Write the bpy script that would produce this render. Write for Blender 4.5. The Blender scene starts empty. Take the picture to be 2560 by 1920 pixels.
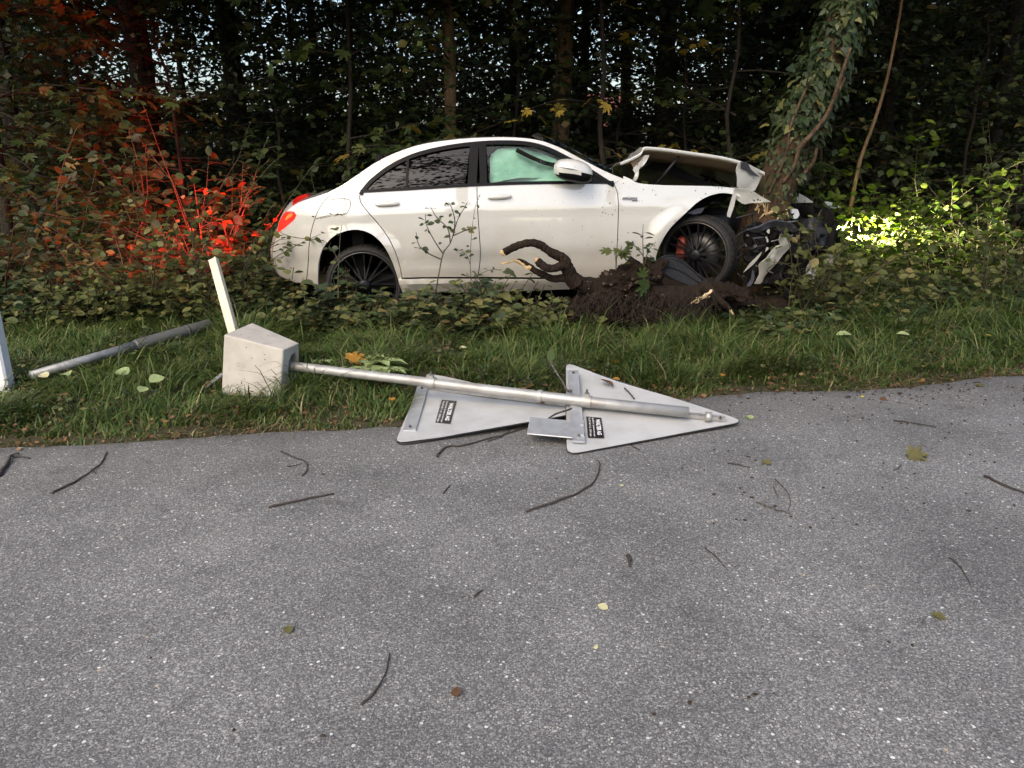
import bpy, math, random
import numpy as np
from mathutils import Vector, noise as mnoise
from mathutils.geometry import delaunay_2d_cdt

SC = bpy.context.scene
COL = SC.collection
rad = math.radians

# ------------------------------------------------------------------ camera
FPX, PITCH, CAMH = 1923.0, rad(17.0), 1.55
cam = bpy.data.cameras.new('camera')
cam.sensor_width = 36.0
cam.lens = FPX / 2560 * 36
cam.clip_start, cam.clip_end = 0.05, 3000
camo = bpy.data.objects.new('camera', cam)
camo.location = (0, 0, CAMH)
camo.rotation_euler = (rad(90) - PITCH, 0, 0)
COL.objects.link(camo)
SC.camera = camo

# ------------------------------------------------------------------ sky, sun, exposure
SUN_EL, SUN_AZ = rad(42), rad(204)      # azimuth clockwise from +Y: behind the camera, a little to its left
w = bpy.data.worlds.new('World'); SC.world = w; w.use_nodes = True
nt = w.node_tree; nt.nodes.clear()
sky = nt.nodes.new('ShaderNodeTexSky'); sky.sky_type = 'NISHITA'; sky.sun_disc = False
sky.sun_elevation = SUN_EL; sky.sun_rotation = SUN_AZ
sky.air_density = 1.0; sky.dust_density = 3.5; sky.ozone_density = 0.6
bg = nt.nodes.new('ShaderNodeBackground'); bg.inputs['Strength'].default_value = 0.15
wo = nt.nodes.new('ShaderNodeOutputWorld')
nt.links.new(sky.outputs[0], bg.inputs[0]); nt.links.new(bg.outputs[0], wo.inputs[0])
sl = bpy.data.lights.new('sun', 'SUN'); sl.energy = 1.15; sl.angle = rad(28); sl.color = (1.0, 0.86, 0.67)
so = bpy.data.objects.new('sun', sl); COL.objects.link(so)
sd = Vector((math.sin(SUN_AZ) * math.cos(SUN_EL), math.cos(SUN_AZ) * math.cos(SUN_EL), math.sin(SUN_EL)))
so.rotation_euler = (-sd).to_track_quat('-Z', 'Y').to_euler()
so.location = sd * 60
vs = SC.view_settings
vs.view_transform = 'Standard'; vs.look = 'None'; vs.gamma = 1.0; vs.use_curve_mapping = False
vs.exposure = 1.0
cy = SC.cycles
cy.use_denoising = True
try: cy.denoiser = 'OPENIMAGEDENOISE'
except Exception: pass
cy.max_bounces = 7; cy.diffuse_bounces = 3; cy.glossy_bounces = 3; cy.transmission_bounces = 4
cy.transparent_max_bounces = 8; cy.caustics_reflective = False; cy.caustics_refractive = False
cy.sample_clamp_indirect = 4.0

# ------------------------------------------------------------------ helpers: pixels of the photograph -> places
CAM = np.array([0, 0, CAMH])
_F = np.array([0, math.cos(PITCH), -math.sin(PITCH)]); _U = np.array([0, math.sin(PITCH), math.cos(PITCH)]); _R = np.array([1.0, 0, 0])
def ray(u, v): return _F + _R * (u - 1280) / FPX + _U * (960 - v) / FPX
def gz(u, v, z=0.0):
    d = ray(u, v); return CAM + d * ((z - CAM[2]) / d[2])
def dy(u, v, y):
    d = ray(u, v); return CAM + d * (y / d[1])
def on_plane(u, v, o, n):
    d = ray(u, v); return CAM + d * (np.dot(o - CAM, n) / np.dot(d, n))
def Zm(u0, v0, s): return lambda x, y: (u0 + x * s, v0 + y * s)
Z1 = Zm(640, 300, .45208); Z2 = Zm(1500, 330, .31646); Z3 = Zm(0, 620, .36166); Z4 = Zm(960, 860, .42495)
Z5 = Zm(1200, 560, .31646); ZL = Zm(0, 1060, .57866); ZR = Zm(1280, 920, .60264); Z8 = Zm(1700, 0, .45817); ZR7 = Zm(1850, 450, .18079)
def M(Z, pts): return [Z(*p) for p in pts]

EDGE_A, EDGE_B = 4.49, 0.228            # road edge: y = A + B x
_ec = math.cos(math.atan(EDGE_B))
def smooth(t): t = np.clip(t, 0, 1); return t * t * (3 - 2 * t)
def edge_s(x, y): return (y - EDGE_A - EDGE_B * x - 0.05 * np.sin(x * 1.7) - 0.03 * np.sin(x * 4.1 + 1)) * _ec
def gh(x, y):
    s = edge_s(x, y)
    z = 0.012 * smooth(s / .12) + 0.055 * smooth((s - .1) / 1.8)
    z = z + smooth(s / .5) * (0.018 * np.sin(x * 2.9 + y * 1.3) * np.sin(y * 3.1 - x) + 0.012 * np.sin(x * 7.3 + 2) * np.sin(y * 6.1))
    z = z + 0.22 * smooth((s - 3.2) / 7)
    return np.where(s > 0, z, -0.03 * smooth(-s / .06)) if not np.isscalar(s) else (float(z) if s > 0 else -0.03 * float(smooth(-s / .06)))

# ------------------------------------------------------------------ helpers: objects
BASE = {}
def props(o, label=None, cat=None, group=None, kind=None):
    if label: o['label'] = label
    if cat: o['category'] = cat
    if group: o['group'] = group
    if kind: o['kind'] = kind
    return o
def thing(name, label, cat, loc, group=None):
    o = bpy.data.objects.new(name, None); o.empty_display_size = .1
    COL.objects.link(o); o.location = tuple(float(c) for c in loc); BASE[o.name] = np.array(loc, float)
    return props(o, label, cat, group)
def raw_mesh(name, V, faces):
    me = bpy.data.meshes.new(name)
    if isinstance(faces, np.ndarray):
        n, k = faces.shape
        me.vertices.add(len(V)); me.vertices.foreach_set('co', np.asarray(V, np.float32).ravel())
        me.loops.add(n * k); me.loops.foreach_set('vertex_index', faces.astype(np.int32).ravel())
        me.polygons.add(n); me.polygons.foreach_set('loop_start', np.arange(0, n * k, k, dtype=np.int32))
        me.polygons.foreach_set('loop_total', np.full(n, k, np.int32))
        me.update(calc_edges=True)
    else:
        me.from_pydata([tuple(map(float, v)) for v in V], [], [tuple(map(int, f)) for f in faces]); me.update()
    return me
def mk(name, V, faces, mat, parent=None, smooth_=True, loc=None):
    """one mesh object from world-space vertices; a child keeps its root's origin"""
    V = np.asarray(V, float)
    if parent is not None: b = BASE[parent.name]
    else: b = np.array(loc if loc is not None else (0, 0, 0), float)
    me = raw_mesh(name, V - b, faces)
    if smooth_: me.polygons.foreach_set('use_smooth', np.ones(len(me.polygons), bool))
    me.materials.append(mat)
    o = bpy.data.objects.new(name, me); COL.objects.link(o)
    if parent is not None:
        o.parent = parent
    else: o.location = tuple(b)
    BASE[o.name] = b
    return o
class MB:
    """collects shapes into one mesh"""
    def __init__(s): s.V = []; s.F = []; s.n = 0
    def add(s, V, F):
        s.V.append(np.asarray(V, float)); s.F += [tuple(i + s.n for i in f) for f in F]; s.n += len(V); return s
    def build(s, name, mat, parent=None, smooth_=True, loc=None):
        return mk(name, np.concatenate(s.V), s.F, mat, parent, smooth_, loc)
def nrm(v): v = np.asarray(v, float); return v / (np.linalg.norm(v) + 1e-12)
def frame_of(d):
    d = nrm(d); a = np.array([0, 0, 1.0]) if abs(d[2]) < .9 else np.array([1.0, 0, 0])
    x = nrm(np.cross(a, d)); return x, np.cross(d, x), d
def tube(P, Rr, seg=8, cap=True, wob=0.0, seed=0):
    P = np.asarray(P, float); n = len(P); Rr = np.full(n, Rr) if np.isscalar(Rr) else np.asarray(Rr, float)
    T = np.gradient(P, axis=0); x, y, _ = frame_of(T[0]); V = []; r = np.random.RandomState(seed)
    an = np.arange(seg) / seg * 2 * math.pi
    for i in range(n):
        t = nrm(T[i]); x = nrm(x - t * np.dot(x, t)); y = np.cross(t, x)
        k = Rr[i] * (1 + wob * r.uniform(-1, 1, seg)) if wob else np.full(seg, Rr[i])
        V.append(P[i] + (np.cos(an) * k)[:, None] * x + (np.sin(an) * k)[:, None] * y)
    V = np.concatenate(V); F = []
    for i in range(n - 1):
        for j in range(seg):
            a = i * seg + j; b = i * seg + (j + 1) % seg; F.append((a, b, b + seg, a + seg))
    if cap: F.append(tuple(range(seg - 1, -1, -1))); F.append(tuple((n - 1) * seg + j for j in range(seg)))
    return V, F
def spline(P, k=6, closed=False):
    P = np.asarray(P, float); n = len(P); out = []
    if n < 3 and not closed:
        return np.array([P[0] + (P[-1] - P[0]) * t for t in np.linspace(0, 1, k + 1)])
    for i in range(n if closed else n - 1):
        if closed: p0, p1, p2, p3 = P[i - 1], P[i], P[(i + 1) % n], P[(i + 2) % n]
        else: p0, p1, p2, p3 = P[max(i - 1, 0)], P[i], P[i + 1], P[min(i + 2, n - 1)]
        for t in np.arange(k) / k:
            out.append(.5 * (2 * p1 + (p2 - p0) * t + (2 * p0 - 5 * p1 + 4 * p2 - p3) * t * t + (3 * p1 - p0 - 3 * p2 + p3) * t ** 3))
    if not closed: out.append(P[-1])
    return np.array(out)
def box(c, half, ax=None):
    c = np.asarray(c, float); ax = np.eye(3) if ax is None else np.asarray(ax, float)
    V = [c + ax[0] * half[0] * i + ax[1] * half[1] * j + ax[2] * half[2] * k for k in (-1, 1) for j in (-1, 1) for i in (-1, 1)]
    return V, [(0, 2, 3, 1), (4, 5, 7, 6), (0, 1, 5, 4), (2, 6, 7, 3), (0, 4, 6, 2), (1, 3, 7, 5)]
def lathe(prof, axis_o, ax, seg=48, rmod=None):
    """prof: (r, h) pairs; ax rows: two radial axes and the spin axis"""
    V = []; n = len(prof)
    for j in range(seg):
        a = 2 * math.pi * j / seg; d = math.cos(a) * ax[0] + math.sin(a) * ax[1]
        for i, (r, h) in enumerate(prof):
            rr = r + (rmod(i, j) if rmod else 0); V.append(axis_o + d * rr + ax[2] * h)
    F = [(j * n + i, j * n + i + 1, ((j + 1) % seg) * n + i + 1, ((j + 1) % seg) * n + i) for j in range(seg) for i in range(n - 1)]
    return np.array(V), F
def ellipsoid(c, r, ax=None, nu=20, nv=12, p=1.0):
    ax = np.eye(3) if ax is None else np.asarray(ax); V = []; F = []
    sp = lambda v: math.copysign(abs(v) ** p, v)
    for i in range(nv + 1):
        a = math.pi * i / nv - math.pi / 2
        for j in range(nu):
            b = 2 * math.pi * j / nu
            V.append(c + ax[0] * r[0] * sp(math.cos(a)) * sp(math.cos(b)) + ax[1] * r[1] * sp(math.cos(a)) * sp(math.sin(b)) + ax[2] * r[2] * sp(math.sin(a)))
    for i in range(nv):
        for j in range(nu): F.append((i * nu + j, i * nu + (j + 1) % nu, (i + 1) * nu + (j + 1) % nu, (i + 1) * nu + j))
    return np.array(V), F
def solid(o, t, off=-1, bevel=0):
    m = o.modifiers.new('solid', 'SOLIDIFY'); m.thickness = t; m.offset = off; m.use_even_offset = False
    es = o.modifiers.new('split', 'EDGE_SPLIT'); es.split_angle = rad(38)
    if bevel:
        b = o.modifiers.new('bevel', 'BEVEL'); b.width = bevel; b.segments = 2; b.limit_method = 'ANGLE'
    return o

# ------------------------------------------------------------------ materials
def newmat(name):
    m = bpy.data.materials.new(name); m.use_nodes = True
    b = m.node_tree.nodes['Principled BSDF']; return m, m.node_tree, b
def pm(name, col, rough=.6, metal=0., spec=.5, coat=0., noise=0., nscale=20., bump=0., col2=None, emit=None, es=0.):
    """principled with an optional two-tone noise and bump"""
    m, t, b = newmat(name)
    b.inputs['Base Color'].default_value = (*col, 1); b.inputs['Roughness'].default_value = rough
    b.inputs['Metallic'].default_value = metal; b.inputs['Specular IOR Level'].default_value = spec
    b.inputs['Coat Weight'].default_value = coat; b.inputs['Coat Roughness'].default_value = .04
    if emit: b.inputs['Emission Color'].default_value = (*emit, 1); b.inputs['Emission Strength'].default_value = es
    if noise or bump:
        tc = t.nodes.new('ShaderNodeTexCoord'); n = t.nodes.new('ShaderNodeTexNoise')
        n.inputs['Scale'].default_value = nscale; n.inputs['Detail'].default_value = 6
        t.links.new(tc.outputs['Object'], n.inputs['Vector'])
        if noise:
            mx = t.nodes.new('ShaderNodeMix'); mx.data_type = 'RGBA'
            mx.inputs['A'].default_value = (*col, 1); mx.inputs['B'].default_value = (*(col2 or tuple(c * .5 for c in col)), 1)
            r = t.nodes.new('ShaderNodeMapRange'); r.inputs['From Min'].default_value = .5 - .5 * (1 - noise) * .6; r.inputs['From Max'].default_value = .5 + .35
            t.links.new(n.outputs['Fac'], r.inputs['Value']); t.links.new(r.outputs[0], mx.inputs['Factor'])
            t.links.new(mx.outputs['Result'], b.inputs['Base Color'])
        if bump:
            bp = t.nodes.new('ShaderNodeBump'); bp.inputs['Strength'].default_value = bump; bp.inputs['Distance'].default_value = .01
            t.links.new(n.outputs['Fac'], bp.inputs['Height']); t.links.new(bp.outputs[0], b.inputs['Normal'])
    return m
def leafmat(name, stops, trans=.3, rough=.5, spec=.3):
    """every leaf (mesh island) gets its own tone from the ramp"""
    m, t, b = newmat(name); g = t.nodes.new('ShaderNodeNewGeometry'); r = t.nodes.new('ShaderNodeValToRGB')
    e = r.color_ramp.elements
    while len(e) < len(stops): e.new(.5)
    for i, (p, c) in enumerate(stops): e[i].position = p; e[i].color = (*c, 1)
    t.links.new(g.outputs['Random Per Island'], r.inputs[0])
    tc = t.nodes.new('ShaderNodeTexCoord'); n = t.nodes.new('ShaderNodeTexNoise'); n.inputs['Scale'].default_value = 60; n.inputs['Detail'].default_value = 3
    t.links.new(tc.outputs['Object'], n.inputs['Vector'])
    hs = t.nodes.new('ShaderNodeHueSaturation'); mr = t.nodes.new('ShaderNodeMapRange'); mr.inputs['To Min'].default_value = .65; mr.inputs['To Max'].default_value = 1.35
    t.links.new(n.outputs['Fac'], mr.inputs['Value']); t.links.new(mr.outputs[0], hs.inputs['Value']); t.links.new(r.outputs[0], hs.inputs['Color'])
    t.links.new(hs.outputs[0], b.inputs['Base Color']); b.inputs['Roughness'].default_value = rough; b.inputs['Specular IOR Level'].default_value = spec
    if trans > 0:
        tr = t.nodes.new('ShaderNodeBsdfTranslucent'); mx = t.nodes.new('ShaderNodeMixShader'); mx.inputs[0].default_value = trans
        h2 = t.nodes.new('ShaderNodeHueSaturation'); h2.inputs['Saturation'].default_value = 1.15; h2.inputs['Value'].default_value = 1.3
        t.links.new(hs.outputs[0], h2.inputs['Color']); t.links.new(h2.outputs[0], tr.inputs['Color'])
        t.links.new(b.outputs[0], mx.inputs[1]); t.links.new(tr.outputs[0], mx.inputs[2])
        t.links.new(mx.outputs[0], t.nodes['Material Output'].inputs['Surface'])
    return m
def glassmat(name, tint, through, refl=1.0):
    m, t, b = newmat(name); t.nodes.remove(b)
    tr = t.nodes.new('ShaderNodeBsdfTransparent'); tr.inputs[0].default_value = (*[c * through for c in tint], 1)
    gl = t.nodes.new('ShaderNodeBsdfGlossy'); gl.inputs['Roughness'].default_value = .015; gl.inputs['Color'].default_value = (refl, refl, refl, 1)
    fr = t.nodes.new('ShaderNodeFresnel'); fr.inputs[0].default_value = 1.48; mx = t.nodes.new('ShaderNodeMixShader')
    t.links.new(fr.outputs[0], mx.inputs[0]); t.links.new(tr.outputs[0], mx.inputs[1]); t.links.new(gl.outputs[0], mx.inputs[2])
    t.links.new(mx.outputs[0], t.nodes['Material Output'].inputs['Surface']); return m

def asphalt_mat():
    m, t, b = newmat('asphalt'); N = t.nodes.new; L = t.links.new
    tc = N('ShaderNodeTexCoord')
    wn = N('ShaderNodeTexNoise'); wn.inputs['Scale'].default_value = 90; wn.inputs['Detail'].default_value = 2
    L(tc.outputs['Object'], wn.inputs['Vector'])
    wm = N('ShaderNodeVectorMath'); wm.operation = 'MULTIPLY_ADD'; wm.inputs[1].default_value = (.006, .006, .0); L(wn.outputs['Color'], wm.inputs[0]); L(tc.outputs['Object'], wm.inputs[2])
    def voro(scale, feat='F1'):
        v = N('ShaderNodeTexVoronoi'); v.feature = feat; v.inputs['Scale'].default_value = scale; L(wm.outputs[0], v.inputs['Vector']); return v
    v1 = voro(145); v2 = voro(70); v3 = voro(270)
    def ramp(fac, stops, interp='LINEAR'):
        r = N('ShaderNodeValToRGB'); r.color_ramp.interpolation = interp; e = r.color_ramp.elements
        while len(e) < len(stops): e.new(.5)
        for i, (p, c) in enumerate(stops): e[i].position = p; e[i].color = (c, c, c, 1) if not isinstance(c, tuple) else (*c, 1)
        L(fac, r.inputs[0]); return r
    def sep(v):
        s = N('ShaderNodeSeparateColor'); L(v.outputs['Color'], s.inputs[0]); return s
    s1, s2, s3 = sep(v1), sep(v2), sep(v3)
    c1 = ramp(s1.outputs[0], [(0, (.122, .121, .117)), (.35, (.172, .171, .165)), (.60, (.226, .224, .214)), (.82, (.30, .297, .28)), (.965, (.46, .45, .41))], 'CONSTANT')
    d1 = ramp(v1.outputs['Distance'], [(.0, 1.0), (.45, 1.0), (.62, 0.0)])
    c3 = ramp(s3.outputs[0], [(0, (.085, .085, .087)), (.5, (.14, .139, .14)), (.8, (.25, .247, .24))], 'CONSTANT')
    mx = N('ShaderNodeMix'); mx.data_type = 'RGBA'; L(d1.outputs[0], mx.inputs['Factor']); L(c3.outputs[0], mx.inputs['A']); L(c1.outputs[0], mx.inputs['B'])
    # scattered larger pale stones
    k2 = ramp(s2.outputs[1], [(0, 0.), (.955, 1.)], 'CONSTANT'); d2 = ramp(v2.outputs['Distance'], [(.0, 1.), (.34, 1.), (.42, 0.)])
    ml = N('ShaderNodeMath'); ml.operation = 'MULTIPLY'; L(k2.outputs[0], ml.inputs[0]); L(d2.outputs[0], ml.inputs[1])
    c2 = ramp(s2.outputs[2], [(0, (.30, .29, .27)), (.4, (.48, .46, .40)), (.7, (.60, .60, .58)), (.985, (.42, .32, .20))], 'CONSTANT')
    m2 = N('ShaderNodeMix'); m2.data_type = 'RGBA'; L(ml.outputs[0], m2.inputs['Factor']); L(mx.outputs['Result'], m2.inputs['A']); L(c2.outputs[0], m2.inputs['B'])
    # worn and stained patches
    pn = N('ShaderNodeTexNoise'); pn.inputs['Scale'].default_value = 1.3; pn.inputs['Detail'].default_value = 5; pn.inputs['Roughness'].default_value = .6; L(tc.outputs['Object'], pn.inputs['Vector'])
    pr = N('ShaderNodeMapRange'); pr.inputs['From Min'].default_value = .3; pr.inputs['From Max'].default_value = .7; pr.inputs['To Min'].default_value = .74; pr.inputs['To Max'].default_value = 1.28; L(pn.outputs['Fac'], pr.inputs['Value'])
    sn = N('ShaderNodeTexNoise'); sn.inputs['Scale'].default_value = 5.5; sn.inputs['Detail'].default_value = 4; L(tc.outputs['Object'], sn.inputs['Vector'])
    sr = N('ShaderNodeMapRange'); sr.inputs['From Min'].default_value = .62; sr.inputs['From Max'].default_value = .74; sr.inputs['To Min'].default_value = 1.0; sr.inputs['To Max'].default_value = .70; L(sn.outputs['Fac'], sr.inputs['Value'])
    mm = N('ShaderNodeMath'); mm.operation = 'MULTIPLY'; L(pr.outputs[0], mm.inputs[0]); L(sr.outputs[0], mm.inputs[1])
    hs = N('ShaderNodeHueSaturation'); L(m2.outputs['Result'], hs.inputs['Color']); L(mm.outputs[0], hs.inputs['Value'])
    # brownish dust washed along the verge (distance to the road edge)
    sx = N('ShaderNodeSeparateXYZ'); L(tc.outputs['Object'], sx.inputs[0])
    e1 = N('ShaderNodeMath'); e1.operation = 'MULTIPLY_ADD'; e1.inputs[1].default_value = -EDGE_B; L(sx.outputs[0], e1.inputs[0]); L(sx.outputs[1], e1.inputs[2])
    er = N('ShaderNodeMapRange'); er.inputs['From Min'].default_value = EDGE_A - .8; er.inputs['From Max'].default_value = EDGE_A; er.inputs['To Max'].default_value = .55; L(e1.outputs[0], er.inputs['Value'])
    md = N('ShaderNodeMix'); md.data_type = 'RGBA'; md.inputs['B'].default_value = (.115, .098, .078, 1); L(hs.outputs[0], md.inputs['A'])
    en = N('ShaderNodeMath'); en.operation = 'MULTIPLY'; L(er.outputs[0], en.inputs[0]); L(pn.outputs['Fac'], en.inputs[1]); L(en.outputs[0], md.inputs['Factor'])
    L(md.outputs['Result'], b.inputs['Base Color']); b.inputs['Roughness'].default_value = .85; b.inputs['Specular IOR Level'].default_value = .3
    hm = N('ShaderNodeMath'); hm.operation = 'MULTIPLY_ADD'; hm.inputs[1].default_value = .5; L(d1.outputs[0], hm.inputs[0]); L(s1.outputs[1], hm.inputs[2])
    bp = N('ShaderNodeBump'); bp.inputs['Strength'].default_value = .5; bp.inputs['Distance'].default_value = .004; L(hm.outputs[0], bp.inputs['Height']); L(bp.outputs[0], b.inputs['Normal'])
    return m

def paint_mat():
    """white paint with mud spatter on it, denser towards the front wheel"""
    m, t, b = newmat('white_paint'); N = t.nodes.new; L = t.links.new
    tc = N('ShaderNodeTexCoord'); v = N('ShaderNodeTexVoronoi'); v.inputs['Scale'].default_value = 34; L(tc.outputs['Object'], v.inputs['Vector'])
    n = N('ShaderNodeTexNoise'); n.inputs['Scale'].default_value = 2.2; n.inputs['Detail'].default_value = 3; L(tc.outputs['Object'], n.inputs['Vector'])
    s = N('ShaderNodeSeparateColor'); L(v.outputs['Color'], s.inputs[0]); sx = N('ShaderNodeSeparateXYZ'); L(tc.outputs['Object'], sx.inputs[0])
    px = N('ShaderNodeMapRange'); px.inputs['From Min'].default_value = -1.2; px.inputs['From Max'].default_value = 2.2; px.inputs['To Min'].default_value = .02; px.inputs['To Max'].default_value = .62; L(sx.outputs[0], px.inputs['Value'])
    a = N('ShaderNodeMath'); a.operation = 'MULTIPLY'; L(px.outputs[0], a.inputs[0]); L(s.outputs[0], a.inputs[1])
    a2 = N('ShaderNodeMath'); a2.operation = 'MULTIPLY'; L(a.outputs[0], a2.inputs[0]); L(n.outputs['Fac'], a2.inputs[1])
    c = N('ShaderNodeMath'); c.operation = 'LESS_THAN'; L(v.outputs['Distance'], c.inputs[0]); L(a2.outputs[0], c.inputs[1])
    g = N('ShaderNodeMath'); g.operation = 'GREATER_THAN'; g.inputs[1].default_value = .5; L(s.outputs[1], g.inputs[0])
    f = N('ShaderNodeMath'); f.operation = 'MULTIPLY'; L(c.outputs[0], f.inputs[0]); L(g.outputs[0], f.inputs[1])
    mx = N('ShaderNodeMix'); mx.data_type = 'RGBA'; mx.inputs['A'].default_value = (.490, .486, .455, 1); mx.inputs['B'].default_value = (.08, .06, .045, 1)
    L(f.outputs[0], mx.inputs['Factor'])
    # mottled tan painted over the lower body, standing in for reflected ground
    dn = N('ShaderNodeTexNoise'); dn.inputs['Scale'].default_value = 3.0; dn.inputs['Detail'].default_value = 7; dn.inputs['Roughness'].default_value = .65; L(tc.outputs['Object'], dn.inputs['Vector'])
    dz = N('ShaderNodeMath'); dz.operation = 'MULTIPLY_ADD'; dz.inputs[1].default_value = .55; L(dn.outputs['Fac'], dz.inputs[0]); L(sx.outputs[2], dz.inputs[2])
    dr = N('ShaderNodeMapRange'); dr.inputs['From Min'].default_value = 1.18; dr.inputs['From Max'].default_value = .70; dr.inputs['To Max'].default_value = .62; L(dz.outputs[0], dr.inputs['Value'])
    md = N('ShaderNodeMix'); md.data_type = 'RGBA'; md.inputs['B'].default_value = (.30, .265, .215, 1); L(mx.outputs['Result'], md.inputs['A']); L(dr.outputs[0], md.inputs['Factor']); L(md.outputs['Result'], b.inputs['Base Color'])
    b.inputs['Roughness'].default_value = .3; b.inputs['Coat Weight'].default_value = 1.0; b.inputs['Coat IOR'].default_value = 2.0; b.inputs['Coat Roughness'].default_value = .02
    return m
def bark_mat(name, c1, c2, sc=9.0, bump=.9, moss=None):
    m, t, b = newmat(name); N = t.nodes.new; L = t.links.new
    tc = N('ShaderNodeTexCoord'); mp = N('ShaderNodeMapping'); mp.inputs['Scale'].default_value = (1, 1, .28); L(tc.outputs['Object'], mp.inputs['Vector'])
    n = N('ShaderNodeTexNoise'); n.inputs['Scale'].default_value = sc; n.inputs['Detail'].default_value = 8; n.inputs['Roughness'].default_value = .7; n.inputs['Distortion'].default_value = .6; L(mp.outputs[0], n.inputs['Vector'])
    v = N('ShaderNodeTexVoronoi'); v.feature = 'DISTANCE_TO_EDGE'; v.inputs['Scale'].default_value = sc * 2.2; L(mp.outputs[0], v.inputs['Vector'])
    r = N('ShaderNodeMapRange'); r.inputs['From Min'].default_value = .35; r.inputs['From Max'].default_value = .68; L(n.outputs['Fac'], r.inputs['Value'])
    mx = N('ShaderNodeMix'); mx.data_type = 'RGBA'; mx.inputs['A'].default_value = (*c1, 1); mx.inputs['B'].default_value = (*c2, 1); L(r.outputs[0], mx.inputs['Factor'])
    out = mx.outputs['Result']
    if moss:
        n2 = N('ShaderNodeTexNoise'); n2.inputs['Scale'].default_value = 4; n2.inputs['Detail'].default_value = 5; L(tc.outputs['Object'], n2.inputs['Vector'])
        r2 = N('ShaderNodeMapRange'); r2.inputs['From Min'].default_value = .52; r2.inputs['From Max'].default_value = .66; L(n2.outputs['Fac'], r2.inputs['Value'])
        m2 = N('ShaderNodeMix'); m2.data_type = 'RGBA'; m2.inputs['B'].default_value = (*moss, 1); L(out, m2.inputs['A']); L(r2.outputs[0], m2.inputs['Factor']); out = m2.outputs['Result']
    L(out, b.inputs['Base Color']); b.inputs['Roughness'].default_value = .9; b.inputs['Specular IOR Level'].default_value = .2
    ad = N('ShaderNodeMath'); ad.operation = 'MULTIPLY_ADD'; ad.inputs[1].default_value = .8; L(v.outputs[0], ad.inputs[0]); L(n.outputs['Fac'], ad.inputs[2])
    bp = N('ShaderNodeBump'); bp.inputs['Strength'].default_value = bump; bp.inputs['Distance'].default_value = .03; L(ad.outputs[0], bp.inputs['Height']); L(bp.outputs[0], b.inputs['Normal'])
    return m

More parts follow.
